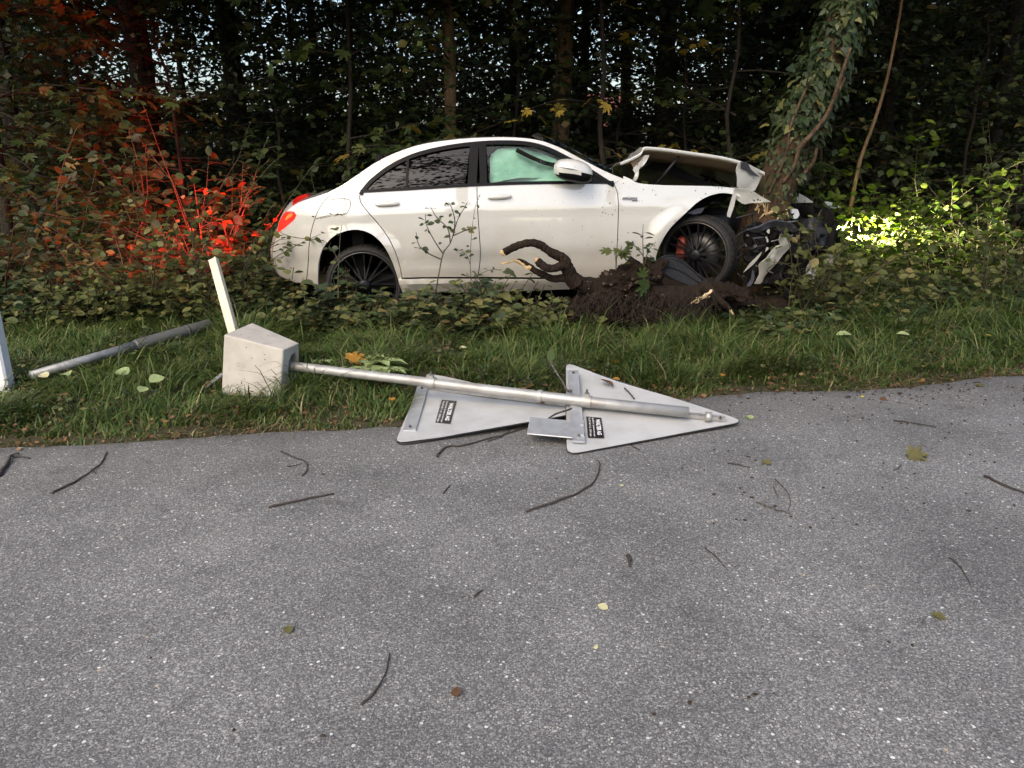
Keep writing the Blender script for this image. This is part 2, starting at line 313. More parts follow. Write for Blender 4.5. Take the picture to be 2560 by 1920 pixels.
MAT = dict(
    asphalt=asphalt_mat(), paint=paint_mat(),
    soil=pm('soil', (.015, .0092, .0058), .95, spec=.2, noise=.9, nscale=22, bump=1.0, col2=(.006, .004, .0026)),
    verge=pm('verge_soil', (.050, .042, .024), .95, spec=.2, noise=.9, nscale=5, bump=.9, col2=(.028, .032, .014)),
    trimblack=pm('black_trim', (.006, .006, .007), .3, spec=.10),
    plastic=pm('black_plastic', (.014, .014, .016), .45, spec=.25, bump=.15, nscale=60),
    greyplastic=pm('dark_grey_plastic', (.045, .047, .058), .4, noise=.6, nscale=14, col2=(.02, .02, .025)),
    rubber=pm('tyre_rubber', (.013, .0125, .012), .7, spec=.3, noise=.7, nscale=25, col2=(.026, .022, .017)),
    rim=pm('black_rim', (.007, .007, .008), .35, metal=.0, spec=.25),
    rimlip=pm('scuffed_rim_lip', (.09, .085, .08), .35, metal=.7, noise=.8, nscale=30, col2=(.03, .03, .03)),
    steel=pm('steel', (.24, .23, .22), .35, metal=.8, noise=.7, nscale=15, col2=(.08, .07, .06)),
    galv=pm('galvanised_steel', (.52, .54, .56), .42, metal=.55, noise=.7, nscale=16, bump=.08, col2=(.36, .37, .39)),
    galvwarm=pm('weathered_galvanised_tube', (.40, .395, .38), .48, metal=.45, noise=.8, nscale=11, bump=.12, col2=(.22, .205, .185)),
    galvdark=pm('dirty_galvanised_pipe', (.095, .095, .092), .6, metal=.2, noise=.9, nscale=7, bump=.15, col2=(.03, .03, .028)),
    signback=pm('grey_sign_back', (.46, .465, .46), .45, noise=.8, nscale=6, bump=.03, col2=(.34, .34, .33)),
    signedge=pm('black_sign_edge', (.02, .02, .02), .5),
    sticker=pm('black_sticker', (.012, .012, .014), .3),
    white=pm('white_print', (.75, .75, .74), .4),
    rust=pm('rusty_clip', (.13, .055, .03), .8, noise=.8, nscale=40),
    concrete=None,
    wood=pm('pale_weathered_wood', (.60, .54, .42), .8, noise=.7, nscale=8, bump=.2, col2=(.45, .39, .29)),
    postwhite=pm('white_post', (.66, .68, .70), .55, noise=.5, nscale=9, bump=.1, col2=(.54, .56, .58)),
    rawwood=pm('splintered_raw_wood', (.50, .36, .19), .8, noise=.8, nscale=25, bump=.5, col2=(.26, .15, .07)),
    hoodin=pm('hood_underside', (.34, .24, .15), .6, noise=.8, nscale=6, col2=(.16, .11, .07)),
    caliper=pm('orange_brake_caliper', (.24, .035, .018), .5),
    airbag=pm('airbag_cloth', (.82, .88, .84), .8, noise=.9, bump=.6, nscale=5, col2=(.32, .46, .40)),
    cabin=pm('dark_cabin', (.010, .0095, .009), .8, spec=.08),
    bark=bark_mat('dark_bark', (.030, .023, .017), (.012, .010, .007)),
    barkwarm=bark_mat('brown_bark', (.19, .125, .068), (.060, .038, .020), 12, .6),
    barklean=bark_mat('rough_leaning_bark', (.085, .052, .029), (.016, .010, .006), 9, 1.0, moss=(.030, .034, .014)),
    vine=bark_mat('ivy_stem_bark', (.125, .082, .050), (.03, .019, .011), 18, 1.0),
    root=bark_mat('dark_root_bark', (.027, .017, .011), (.009, .006, .004), 14, 1.0),
    twig=pm('twig_bark', (.048, .038, .032), .9, noise=.9, nscale=60, bump=.4, col2=(.012, .010, .009)),
    twigpale=pm('lichened_twig', (.060, .050, .040), .9, noise=.95, nscale=70, bump=.4, col2=(.25, .24, .20)),
    stem=pm('green_stem', (.060, .055, .026), .7, noise=.7, nscale=9, col2=(.055, .032, .018)),
    badge=pm('chrome_badge', (.22, .23, .27), .3, metal=.4),
    disc=pm('brake_disc_steel', (.07, .068, .066), .4, metal=.7, noise=.7, nscale=15, col2=(.02, .02, .02)),
    crumb=pm('dry_soil_crumbs', (.055, .040, .030), .95, spec=.2, noise=.9, nscale=60, col2=(.022, .016, .012)),
    lens=pm('lamp_glass', (.50, .52, .55), .1, spec=.8, coat=1),
)
m = pm('concrete', (.44, .415, .37), .85, spec=.3, noise=.7, nscale=9, bump=.6, col2=(.33, .31, .275)); MAT['concrete'] = m
t = m.node_tree; b = t.nodes['Principled BSDF']                     # air pores in the concrete
tc = t.nodes.new('ShaderNodeTexCoord'); vv = t.nodes.new('ShaderNodeTexVoronoi'); vv.inputs['Scale'].default_value = 34; t.links.new(tc.outputs['Object'], vv.inputs['Vector'])
ss = t.nodes.new('ShaderNodeSeparateColor'); t.links.new(vv.outputs['Color'], ss.inputs[0])
a1 = t.nodes.new('ShaderNodeMath'); a1.operation = 'MULTIPLY'; a1.inputs[1].default_value = .30; t.links.new(ss.outputs[0], a1.inputs[0])
a3 = t.nodes.new('ShaderNodeMath'); a3.operation = 'SUBTRACT'; a3.inputs[1].default_value = .12; t.links.new(a1.outputs[0], a3.inputs[0])
lt = t.nodes.new('ShaderNodeMath'); lt.operation = 'LESS_THAN'; t.links.new(vv.outputs['Distance'], lt.inputs[0]); t.links.new(a3.outputs[0], lt.inputs[1])
src = b.inputs['Base Color'].links[0].from_socket
mx = t.nodes.new('ShaderNodeMix'); mx.data_type = 'RGBA'; mx.inputs['B'].default_value = (.13, .12, .10, 1); t.links.new(lt.outputs[0], mx.inputs['Factor']); t.links.new(src, mx.inputs['A']); t.links.new(mx.outputs['Result'], b.inputs['Base Color'])

G1, G2, G3, G4 = (.026, .042, .014), (.044, .066, .020), (.070, .092, .026), (.105, .105, .030)
LEAF = dict(
    forest=leafmat('forest_leaves', [(0, (.016, .026, .010)), (.45, (.026, .040, .013)), (.8, (.040, .052, .016)), (.94, (.070, .060, .016)), (1, (.10, .050, .015))], .25),
    understory=leafmat('understory_leaves', [(0, (.020, .034, .012)), (.5, (.034, .050, .016)), (.85, (.052, .064, .020)), (1, (.085, .060, .018))], .30),
    maple=leafmat('maple_leaves', [(0, (.030, .050, .016)), (.6, (.050, .078, .022)), (.9, (.080, .095, .025)), (1, (.16, .11, .025))], .35),
    yellow=leafmat('yellowing_maple_leaves', [(0, (.22, .16, .030)), (.5, (.30, .20, .03)), (1, (.16, .15, .03))], .35),
    shrub=leafmat('shrub_leaves', [(0, (.050, .066, .022)), (.5, (.095, .108, .032)), (.85, (.145, .148, .050)), (1, (.19, .145, .050))], .30),
    bright=leafmat('light_shrub_leaves', [(0, (.040, .075, .012)), (.5, (.070, .110, .016)), (1, (.11, .14, .020))], .40, .6, .15),
    pale=leafmat('pale_yellowing_leaves', [(0, (.13, .135, .040)), (.5, (.19, .185, .060)), (1, (.24, .22, .09))], .30),
    bramble=leafmat('bramble_leaves', [(0, (.018, .034, .014)), (.35, (.034, .056, .022)), (.65, (.060, .080, .028)), (.85, (.105, .120, .042)), (.95, (.17, .155, .055)), (1, (.13, .07, .03))], .25),
    ivy=leafmat('ivy_leaves', [(0, (.014, .026, .010)), (.6, (.028, .044, .016)), (.9, (.052, .066, .024)), (1, (.13, .12, .04))], .12, .5, .25),
    grass=leafmat('grass_blades', [(0, (.030, .056, .014)), (.35, (.058, .098, .022)), (.75, (.098, .142, .034)), (.90, (.150, .175, .055)), (.97, (.26, .225, .11)), (1, (.15, .09, .045))], .30),
    straw=leafmat('dry_grass', [(0, (.16, .125, .070)), (.6, (.25, .20, .115)), (1, (.10, .075, .04))], .2),
    litter=leafmat('brown_leaf_litter', [(0, (.10, .055, .028)), (.6, (.17, .095, .045)), (1, (.26, .15, .06))], .2),
)
def oneleaf(name, c, tr=.25): return leafmat(name, [(0, tuple(x * .9 for x in c)), (1, c)], tr)
LEAF['lgreen'] = oneleaf('pale_green_leaf', (.36, .44, .20)); LEAF['orange'] = oneleaf('orange_leaf', (.42, .22, .04)); LEAF['ylw'] = oneleaf('yellow_leaf', (.48, .38, .07))
LEAF['brown'] = oneleaf('brown_leaf', (.13, .070, .040)); LEAF['olive'] = oneleaf('olive_leaf', (.13, .12, .045)); LEAF['cream'] = oneleaf('cream_leaf', (.55, .52, .30)); LEAF['green'] = oneleaf('green_leaf', (.050, .078, .022))
# ------------------------------------------------------------------ leaves
def _fan(out, c):
    V = [c] + out; n = len(out); return np.array(V, float), np.array([(0, 1 + i, 1 + (i + 1) % n) for i in range(n)])
T_LOW = (np.array([(0, 0, 0), (.42, .34, .05), (1, 0, -.05), (.42, -.34, .05)]), np.array([(0, 3, 2), (0, 2, 1)]))
T_MED = (np.array([(0, 0, 0), (.28, .31, .05), (.68, .27, .04), (1, 0, -.06), (.68, -.27, .04), (.28, -.31, .05)]),
         np.array([(0, 5, 4), (0, 4, 3), (0, 3, 2), (0, 2, 1)]))
T_HI = _fan([(0, 0, 0), (.12, -.20, .03), (.35, -.36, .05), (.62, -.33, .05), (.85, -.15, .0), (1, 0, -.08), (.85, .15, 0), (.62, .33, .05), (.35, .36, .05), (.12, .20, .03)], (.45, 0, -.03))
_mp = [(0.03, 0, 0), (-.05, -.12, .01), (-.04, -.26, 0), (.10, -.30, .03), (.14, -.48, .0), (.20, -.46, .02), (.30, -.57, -.06), (.37, -.42, .03), (.40, -.27, .04), (.52, -.40, .02), (.62, -.44, -.01), (.77, -.47, -.07), (.71, -.30, .02), (.64, -.26, .03), (.57, -.12, .03), (.68, -.11, .02), (.80, -.17, 0), (.84, -.07, 0), (1.0, 0, -.09)]
T_MAPLE = _fan(_mp + [(x, -y * .93, z) for x, y, z in reversed(_mp[1:-1])], (.36, 0, -.04))
_iv = [(.08, 0, 0), (-.04, -.22, 0), (.10, -.46, -.05), (.38, -.26, .03), (.62, -.22, .02), (1.0, 0, -.08)]
T_IVY = _fan(_iv + [(x, -y, z) for x, y, z in reversed(_iv[1:-1])], (.35, 0, .03))
def unit(A): return A / (np.linalg.norm(A, axis=1, keepdims=True) + 1e-9)
def leaf_arrays(tmpl, P, D, Nn, S):
    """leaves with base P, direction D, rough normal Nn and length S"""
    V, F = tmpl; P = np.asarray(P); D = unit(np.asarray(D)); Y = unit(np.cross(Nn, D)); Z = np.cross(D, Y); S = np.asarray(S)[:, None, None]
    W = P[:, None] + S * (V[None, :, 0:1] * D[:, None] + V[None, :, 1:2] * Y[:, None] + V[None, :, 2:3] * Z[:, None])
    k = len(V); FF = (F[None] + (np.arange(len(P)) * k)[:, None, None]).reshape(-1, 3)
    return W.reshape(-1, 3), FF
def leaves_obj(name, parts, mat, parent=None, smooth_=True, loc=None):
    Vs, Fs, n = [], [], 0
    for V, F in parts: Vs.append(V); Fs.append(F + n); n += len(V)
    return mk(name, np.concatenate(Vs), np.concatenate(Fs), mat, parent, smooth_, loc)

# ------------------------------------------------------------------ ground and road
def axis(lo, hi, n0, n1, step, far):
    a = np.arange(n0, n1 + 1e-6, step); l = n0 - np.geomspace(step, n0 - lo, far)[::-1]; h = n1 + np.geomspace(step, hi - n1, far); return np.concatenate([l, a, h])
xs = axis(-900, 900, -7.5, 7.5, .09, 24); ys = axis(-500, 1800, 3.0, 12.0, .09, 24)
X, Y = np.meshgrid(xs, ys); Zg = gh(X, Y)
Zg = np.where(edge_s(X, Y) < -.06, -.03, Zg)
nx, ny = len(xs), len(ys); idx = np.arange(nx * ny).reshape(ny, nx)
quads = np.stack([idx[:-1, :-1], idx[:-1, 1:], idx[1:, 1:], idx[1:, :-1]], -1).reshape(-1, 4)
props(mk('ground', np.stack([X, Y, Zg], -1).reshape(-1, 3), quads, MAT['verge']), 'brown earth of the verge and the wood floor', kind='structure')
rx = np.concatenate([np.linspace(-120, -8, 12), np.arange(-7.5, 7.6, .12), np.linspace(8, 120, 12)])
VV = []; rr_ = np.random.RandomState(3)
for x in rx:
    ye = EDGE_A + EDGE_B * x + 0.05 * math.sin(x * 1.7) + 0.03 * math.sin(x * 4.1 + 1) + rr_.uniform(-.025, .02)
    for k, t_ in enumerate((-6.2, -4, -2, -.8, -.25, -.03, 0.0)): VV.append((x, ye + t_ / _ec if k else EDGE_A + EDGE_B * x - 6.2, (.0, .0, .0, .0, .0, -.004, -.02)[k]))
m_ = 7; FF = [(i * m_ + j, (i + 1) * m_ + j, (i + 1) * m_ + j + 1, i * m_ + j + 1) for i in range(len(rx) - 1) for j in range(m_ - 1)]
props(mk('road', VV, FF, MAT['asphalt']), 'worn grey asphalt road with pale stone chips', kind='structure')

# ------------------------------------------------------------------ grass
def far_corner(uv, A, T):
    d = ray(*uv); d = d / np.linalg.norm(d); best = None
    for t in np.arange(3.5, 6.5, .005):
        p = CAM + d * t; e = abs(np.linalg.norm(p - A) - np.linalg.norm(T - A) * 1.03)
        if p[1] > A[1] + .2 and p[2] > .03 and (best is None or e < best[0]): best = (e, p)
    return best[1]
A2 = gz(1417, 1136, .012); T2 = gz(1862, 1053, .03); B2 = far_corner((1415, 908), A2, T2)      # corners of the two fallen sign plates
A1 = gz(988, 1112, .012); T1 = gz(1508, 1021, .075); B1 = far_corner((1058, 934), A1, T1)
def under_tri(x, y, A, B, T, grow=1.06):
    c = (A + B + T) / 3; P = [c + (p - c) * grow for p in (A, B, T)]; s = []
    for i in range(3):
        p, q = P[i], P[(i + 1) % 3]; s.append((q[0] - p[0]) * (y - p[1]) - (q[1] - p[1]) * (x - p[0]))
    return ((s[0] > 0) & (s[1] > 0) & (s[2] > 0)) | ((s[0] < 0) & (s[1] < 0) & (s[2] < 0))
def grass(n, xr, sr, hfun, seed, mat, name, label, wid=.0048, lie=.5, keep=None, cat='grass'):
    r = np.random.RandomState(seed); x = r.uniform(*xr, n); s = sr[0] + (sr[1] - sr[0]) * r.uniform(0, 1, n)
    y = EDGE_A + EDGE_B * x + 0.05 * np.sin(x * 1.7) + 0.03 * np.sin(x * 4.1 + 1) + s / _ec
    # tufts: pull blades towards tuft centres
    tx = np.round(x / .16 + r.normal(0, .2, n)) * .16 + .05 * np.sin(y * 40); ty = np.round(y / .14) * .14 + .05 * np.sin(x * 37); k = r.uniform(.0, .75, n)
    x = x + (tx - x) * k; y = y + (ty - y) * k
    if keep is not None:
        ok = keep(x, y, edge_s(x, y), r); x, y = x[ok], y[ok]
    n = len(x); s = edge_s(x, y); z = gh(x, y) - .005
    h = hfun(x, y, s) * (r.uniform(.35, 1.0, n) + .9 * (r.uniform(0, 1, n) < .10) * r.uniform(.3, 1, n)) * (.75 + .45 * np.sin(x * 6.1 + 2 * np.sin(y * 5.3)) * np.sin(y * 7.7 + x))
    az = np.arctan2(y - ty[:n] if False else r.normal(0, 1, n), r.normal(0, 1, n) - .1)
    tuft = np.sin(x * 5.3 + 1) * 1.5 + np.sin(y * 4.7) * 1.5
    az = np.where(r.uniform(0, 1, n) < .55, tuft + r.normal(0, .7, n), az)
    dx, dyv = np.cos(az), np.sin(az)
    bend = h * lie * r.uniform(.5, 1.7, n)
    t = np.array([0, .35, .7, 1.0]); wv = np.array([1, .95, .65, 0.0]) * wid
    V = np.zeros((n, 7, 3)); ww = r.uniform(.6, 1.5, n)
    px, py = -dyv, dx
    for i, (ti, wi) in enumerate(zip(t, wv)):
        cx = x + dx * bend * ti ** 2; cyy = y + dyv * bend * ti ** 2; cz = z + h * (ti - .42 * lie * ti ** 3)
        if i < 3:
            for j, sg in enumerate((-1, 1)):
                V[:, 2 * i + j] = np.stack([cx + px * wi * sg * ww, cyy + py * wi * sg * ww, cz], -1)
        else: V[:, 6] = np.stack([cx, cyy, cz], -1)
    F = np.array([(0, 1, 3), (0, 3, 2), (2, 3, 5), (2, 5, 4), (4, 5, 6)])
    FF = (F[None] + (np.arange(n) * 7)[:, None, None]).reshape(-1, 3)
    o = mk(name, V.reshape(-1, 3), FF, mat)
    return props(o, label, cat, kind='stuff')
def keep_main(x, y, s, r):
    u = r.uniform(0, 1, len(x))
    left = 1 - .70 * smooth((y - 6.05 - .35 * (x < -1.6)) / .5) * (x < 1.0)     # brambles take over towards the car
    blk = np.exp(-(((x + 1.72) / .30) ** 2 + ((y - 4.66) / .16) ** 2)); left = left * (1 - .8 * blk)
    soil = np.exp(-(((x - .55) / .85) ** 2 + ((y - 6.55) / .42) ** 2))
    patch = .45 + .55 * np.sin(x * 5.3 + 1.1 + np.sin(y * 3)) * np.sin(y * 6.7 + .4)
    car = (y > 6.75 + .09 * x) & (x > -2.2) & (x < 2.6)
    return (u < left * (1 - .97 * soil) * (.5 + .5 * patch)) & ~car & ~under_tri(x, y, A1, B1, T1) & ~under_tri(x, y, A2, B2, T2)
def h_main(x, y, s): return (.075 + .175 * smooth(s / .35) + .035 * np.sin(x * 1.9 + y) * smooth(s / .3)) * (1 - .45 * np.exp(-(((x + 1.72) / .4) ** 2 + ((y - 4.62) / .2) ** 2))) * (1 - .3 * smooth((-x - 2.1) / .4) * smooth((s - .5) / .4))
grass(165000, (-4.9, 5.8), (-.02, 3.1), h_main, 11, LEAF['grass'], 'grass', 'long green grass of the verge between road and car', wid=.0036, lie=.8, keep=keep_main)
grass(17000, (-4.6, 5.2), (-.07, .32), lambda x, y, s: .05 + .03 * np.sin(x * 3.1), 12, LEAF['straw'], 'dry_grass', 'dry straw coloured grass along the asphalt edge', wid=.003, lie=1.3,
      keep=lambda x, y, s, r: r.uniform(0, 1, len(x)) < (.35 + .65 * (np.sin(x * 2.1 + .6) > -.1)) * ~(under_tri(x, y, A1, B1, T1) | under_tri(x, y, A2, B2, T2)), cat='grass')

grass(9000, (-4.6, 5.4), (.25, 2.3), lambda x, y, s: .07 + 0 * x, 13, LEAF['straw'], 'flattened_dry_grass', 'flattened dry stalks lying through the green verge', wid=.003, lie=1.9,
      keep=lambda x, y, s, r: (r.uniform(0, 1, len(x)) < .25 + .75 * (np.sin(x * 3.7 + .6) * np.sin(y * 4.3) > .1)) & ~(under_tri(x, y, A1, B1, T1) | under_tri(x, y, A2, B2, T2)), cat='grass')
# ------------------------------------------------------------------ bramble undergrowth (nobody could count it)
def undergrowth(name, label, n, sampler, mat, seed, hmax, size, tmpl=T_MED, per=(4, 8)):
    r = np.random.RandomState(seed); P, D, N, S = [], [], [], []; st = MB()
    for i in range(n):
        x, y, hm = sampler(r); z = gh(x, y); h = hmax * hm * r.uniform(.35, 1.1)
        az = r.uniform(0, 6.28); tip = np.array([x + math.cos(az) * h * .5, y + math.sin(az) * h * .5, z + h]); b0 = np.array([x, y, z - .02])
        mid = (b0 + tip) / 2 + np.array([0, 0, h * .15])
        pts = spline([b0, mid, tip], 3); st.add(*tube(pts, [.0035] * len(pts), 3, False))
        for k in range(r.randint(*per)):
            t = r.uniform(.35, 1.0); p = pts[min(int(t * (len(pts) - 1) + .5), len(pts) - 1)]
            a = r.uniform(0, 6.28); d = np.array([math.cos(a), math.sin(a), r.uniform(-.35, .35)])
            P.append(p + d * .015); D.append(d); N.append(np.array([r.normal(0, .45), r.normal(-.25, .45), 1.0])); S.append(size * r.uniform(.4, 1.5))
    root = leaves_obj(name, [leaf_arrays(tmpl, np.array(P), np.array(D), np.array(N), np.array(S))], mat)
    props(root, label, 'undergrowth', kind='stuff')
    st.build('stem', MAT['stem'], root)
    return root
def samp_left(r):
    while True:
        x = r.uniform(-5.4, .75); y = r.uniform(6.0, 7.6); s = edge_s(x, y)
        lo = 6.12 + .12 * math.sin(x * 3.2) + (.42 if x < -1.7 else 0) + (.12 if x > -.2 else 0)
        if y < lo: continue
        if x > -2.0 and y > 6.7 + .09 * x: continue
        if ((x - .9) / .75) ** 2 + ((y - 6.5) / .4) ** 2 < 1: continue
        return x, y, (.55 + .6 * smooth((y - lo) / .5)) * (1.0 if x > -1.2 else 1.15) * max(.25, 1.0 + 1.1 * mnoise.noise(Vector((x * 2.3, y * 2.3, 4.4))))
undergrowth('bramble_undergrowth', 'low bramble and nettle leaves in front of the car and its rear wheel', 1500, samp_left, LEAF['bramble'], 21, .30, .068, T_HI)
undergrowth('ivy_ground_cover', 'larger lobed leaves mixed into the brambles before the car', 520, samp_left, LEAF['bramble'], 27, .34, .105, T_IVY, (3, 6))
def samp_tall(r):
    while True:
        x = r.uniform(-3.9, .55); y = r.uniform(6.05, 6.6) + (.35 if x < -1.9 else 0)
        if -1.75 < x < -.95 and r.uniform() < .5: continue
        return x, y, r.uniform(.5, 1.0) * (1.0 if x < -1.9 else .72)
undergrowth('tall_weeds', 'taller pale leafed weeds poking out of the brambles along the sill', 300, samp_tall, LEAF['shrub'], 26, .56, .062, T_HI, (6, 11))
def samp_weeds(r):
    while True:
        x = r.uniform(-4.5, 5.2); s = r.uniform(.25, 2.2); y = EDGE_A + EDGE_B * x + s / _ec
        if math.sin(x * 3.3 + 1) * math.sin(y * 4.1) < .05: continue
        if under_tri(x, y, A1, B1, T1, 1.1) or under_tri(x, y, A2, B2, T2, 1.1) or ((x + 1.7) / .45) ** 2 + ((y - 4.85) / .4) ** 2 < 1 or (-.4 < x < 2.2 and y > 6.3): continue
        return x, y, r.uniform(.5, 1.1)
undergrowth('verge_weeds', 'small broad-leaved weeds and clover mixed into the grass', 1500, samp_weeds, LEAF['bramble'], 25, .13, .032, T_MED, (4, 8))
def samp_right(r):
    while True:
        x = r.uniform(1.9, 6.2); y = r.uniform(6.1, 8.2); s = edge_s(x, y)
        if s < 1.1 + .25 * math.sin(x * 2): continue
        if x < 2.7 and y > 6.7: continue
        return x, y, .35 + .55 * smooth((s - 1.1) / 1.2)
undergrowth('ground_cover', 'dark low leaves under the shrubs past the wrecked front end', 1100, samp_right, LEAF['bramble'], 22, .30, .07, T_MED)
def samp_back(r):
    while True:
        x = r.uniform(-11, 11); y = r.uniform(8.2, 16)
        if abs(x - .2) < 2.4 and y < 8.9: continue
        return x, y, r.uniform(.5, 1.1)
undergrowth('wood_undergrowth', 'dark mass of low plants on the floor of the wood behind the car', 3400, samp_back, LEAF['understory'], 23, .85, .12, T_LOW, (8, 14))
# ------------------------------------------------------------------ trees and shrubs
class Foliage:
    def __init__(s, seed): s.r = np.random.RandomState(seed); s.P = []; s.D = []; s.N = []; s.S = []; s.wood = MB()
    def twig(s, p, d, ln, size, gap, jit=.55, wr=.004, wseg=3):
        r = s.r; n = max(3, int(ln / gap)); t = np.linspace(.12, 1, n); side = nrm(np.cross(d, [0, 0, 1.0]) + 1e-6)
        pts = p + d * (t * ln)[:, None] + np.array([0, 0, -1.0]) * (.25 * ln * t ** 2)[:, None] + r.normal(0, .012, (n, 3))
        sg = np.where(np.arange(n) % 2 == 0, 1, -1)[:, None]
        D = d * r.uniform(.3, .9, (n, 1)) + side * sg * r.uniform(.5, 1.1, (n, 1)) + r.normal(0, .25, (n, 3)) + np.array([0, 0, -.22])
        N = np.array([0, 0, 1.0]) + r.normal(0, jit, (n, 3))
        s.P.append(pts); s.D.append(D); s.N.append(N); s.S.append(size * r.uniform(.6, 1.3, n))
        if wr: s.wood.add(*tube(np.array([p, p + d * ln * .5 + [0, 0, -.06 * ln], pts[-1]]), [wr, wr * .8, wr * .4], wseg, False))
    def branch(s, p, az, el, ln, size, gap=.065, tw=.15, twl=(.25, .55), r0=.014, jit=.55, wseg=4):
        r = s.r; d = np.array([math.cos(az) * math.cos(el), math.sin(az) * math.cos(el), math.sin(el)]); n = max(4, int(ln / .3)); pts = [np.array(p, float)]
        for i in range(n):
            d = nrm(d + r.normal(0, .13, 3) + np.array([0, 0, -.05])); pts.append(pts[-1] + d * ln / n)
        pts = np.array(pts); s.wood.add(*tube(pts, np.linspace(r0, r0 * .25, len(pts)), wseg, False))
        T = np.arange(.25 * ln, ln, tw)
        for k, t in enumerate(T):
            f = t / ln * n; i = min(int(f), n - 1); q = pts[i] + (pts[i + 1] - pts[i]) * (f - i); dd = nrm(pts[i + 1] - pts[i])
            side = nrm(np.cross(dd, [0, 0, 1.0]) + 1e-6) * (1 if k % 2 else -1)
            s.twig(q, nrm(dd * .6 + side + r.normal(0, .25, 3)), r.uniform(*twl) * (1.15 - .5 * t / ln), size, gap, jit, .004 if r0 > .012 else .003)
        s.twig(pts[-1], d, twl[0], size, gap, jit)
    def cloud(s, c, rr, n, size):
        r = s.r; u = unit(r.normal(0, 1, (n, 3))) * r.uniform(.25, 1, (n, 1)) ** .5
        s.P.append(np.array(c) + u * np.array(rr)); s.D.append(r.normal(0, 1, (n, 3)) + np.array([0, 0, -.3])); s.N.append(r.normal(0, .6, (n, 3)) + np.array([0, 0, 1.0])); s.S.append(size * r.uniform(.6, 1.3, n))
    def arrays(s, tmpl): return leaf_arrays(tmpl, np.concatenate(s.P), np.concatenate(s.D), np.concatenate(s.N), np.concatenate(s.S))
def ivy_on(pts, rad_, t0, t1, n, size, seed, spread=.06):
    r = np.random.RandomState(seed); P, D, N, S = [], [], [], []
    T = np.gradient(pts, axis=0)
    for i in range(n):
        f = r.uniform(t0, t1) * (len(pts) - 1); k = min(int(f), len(pts) - 2); c = pts[k] + (pts[k + 1] - pts[k]) * (f - k)
        x, y, d = frame_of(T[k]); a = r.uniform(0, 6.28); o = x * math.cos(a) + y * math.sin(a)
        P.append(c + o * (rad_[k] + abs(r.normal(.01, spread)))); D.append(np.array([0, 0, -1.0]) + .7 * r.normal(0, 1, 3) * .6 + o * .5); N.append(o + .35 * r.normal(0, 1, 3)); S.append(size * r.uniform(.55, 1.35))
    return leaf_arrays(T_IVY, np.array(P), np.array(D), np.array(N), np.array(S))

def tree(label, u, yb, dia, height, seed, nb, zr=(.9, 5.5), ln=(1.2, 2.6), size=.112, gap=.06, lean=(0, 0), bark='bark', leaf='forest', tmpl=T_LOW, upper=1300, name='forest_tree', group='trees of the wood behind the car', ivy=0, azr=None, tw=.15):
    p = dy(u, 372, yb); x = p[0]; z = gh(x, yb); base = np.array([x, yb, z]); r = np.random.RandomState(seed)
    t = thing(name, label, 'tree', base, group)
    n = 12; hh = np.linspace(-.1, height, n); jit = np.cumsum(r.normal(0, .018 if dia > .14 else .045, (n, 2)), axis=0)
    pts = np.stack([x + lean[0] * hh + jit[:, 0], yb + lean[1] * hh + jit[:, 1], z + hh], -1); rr = dia / 2 * np.linspace(1.15, .45, n); rr[0] *= 1.35
    V, F = tube(spline(pts, 3), np.interp(np.linspace(0, 1, 3 * (n - 1) + 1), np.linspace(0, 1, n), rr), 12, wob=.07, seed=seed)
    mk('trunk', V, F, MAT[bark], t)
    f = Foliage(seed)
    nb = int(nb * (2.1 if tmpl is T_LOW else 1.0))
    for i in range(nb):
        h = zr[0] * .6 + (zr[1] - zr[0] * .6) * r.uniform(0, 1) ** 1.25; k = np.interp(h, hh, np.arange(n)); c = pts[int(k)]
        az = r.uniform(0, 6.28) if azr is None else r.uniform(*azr)
        f.branch(np.array([c[0], c[1], z + h]), az, r.uniform(-.15, .45), r.uniform(*ln), size, gap, tw=tw)
    if yb < 11 and size > .1:
        for k in range(3): f.cloud((x + r.uniform(-1.1, 1.1), 8.45 + r.normal(0, .25), 3.75 + k * .75 + r.normal(0, .1)), (1.3, .55, .55), 260, .2)  # extra leaf clumps added above the view, shading the wood from the roadside
    if upper:
        zt = 1.55 + .170 * yb + .75
        for k in range(5): f.cloud((x + r.normal(0, .9), yb - .3 + r.normal(0, .7), zt + k * .8), (2.3, 2.0, .75), upper // 3, .22)  # dense canopy added out of view over each trunk to darken the wood
    leaves_obj('crown', [f.arrays(tmpl)], LEAF[leaf], t)
    f.wood.build('limbs', MAT['bark'], t)
    if ivy: leaves_obj('ivy', [ivy_on(pts, rr, .02, .55, ivy, .085, seed + 5)], LEAF['ivy'], t)
    return t
tree('thick dark forest trunk rising behind the red-lit bush', 365, 11.5, .34, 10, 101, 30, (1.4, 6), (1.2, 3.0))
tree('dark forest trunk next to the brightest sky gaps above the boot', 590, 12.5, .30, 10, 102, 17, (.9, 4.2), (1.0, 2.2))
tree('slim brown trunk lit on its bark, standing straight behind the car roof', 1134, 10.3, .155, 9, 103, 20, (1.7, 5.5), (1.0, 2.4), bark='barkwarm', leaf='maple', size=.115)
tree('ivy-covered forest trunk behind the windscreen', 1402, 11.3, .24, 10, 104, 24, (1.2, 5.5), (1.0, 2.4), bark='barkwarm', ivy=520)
tree('dark trunk right of the ivy-covered one, above the gap at the windscreen foot', 1560, 13.5, .17, 10, 105, 22, (1.0, 5), (1.0, 2.3))
tree('dark trunk straight above the crumpled bonnet', 1648, 12.6, .27, 11, 106, 18, (1.2, 5), (1.0, 2.2))
tree('thin dark trunk above the sloping rear window', 905, 13, .10, 9, 107, 28, (.8, 5), (1.0, 2.4))
tree('thin trunk far back between the two thick trunks over the red-lit bush', 480, 16, .11, 10, 108, 18, (1.0, 6), (1.2, 2.6), size=.12)
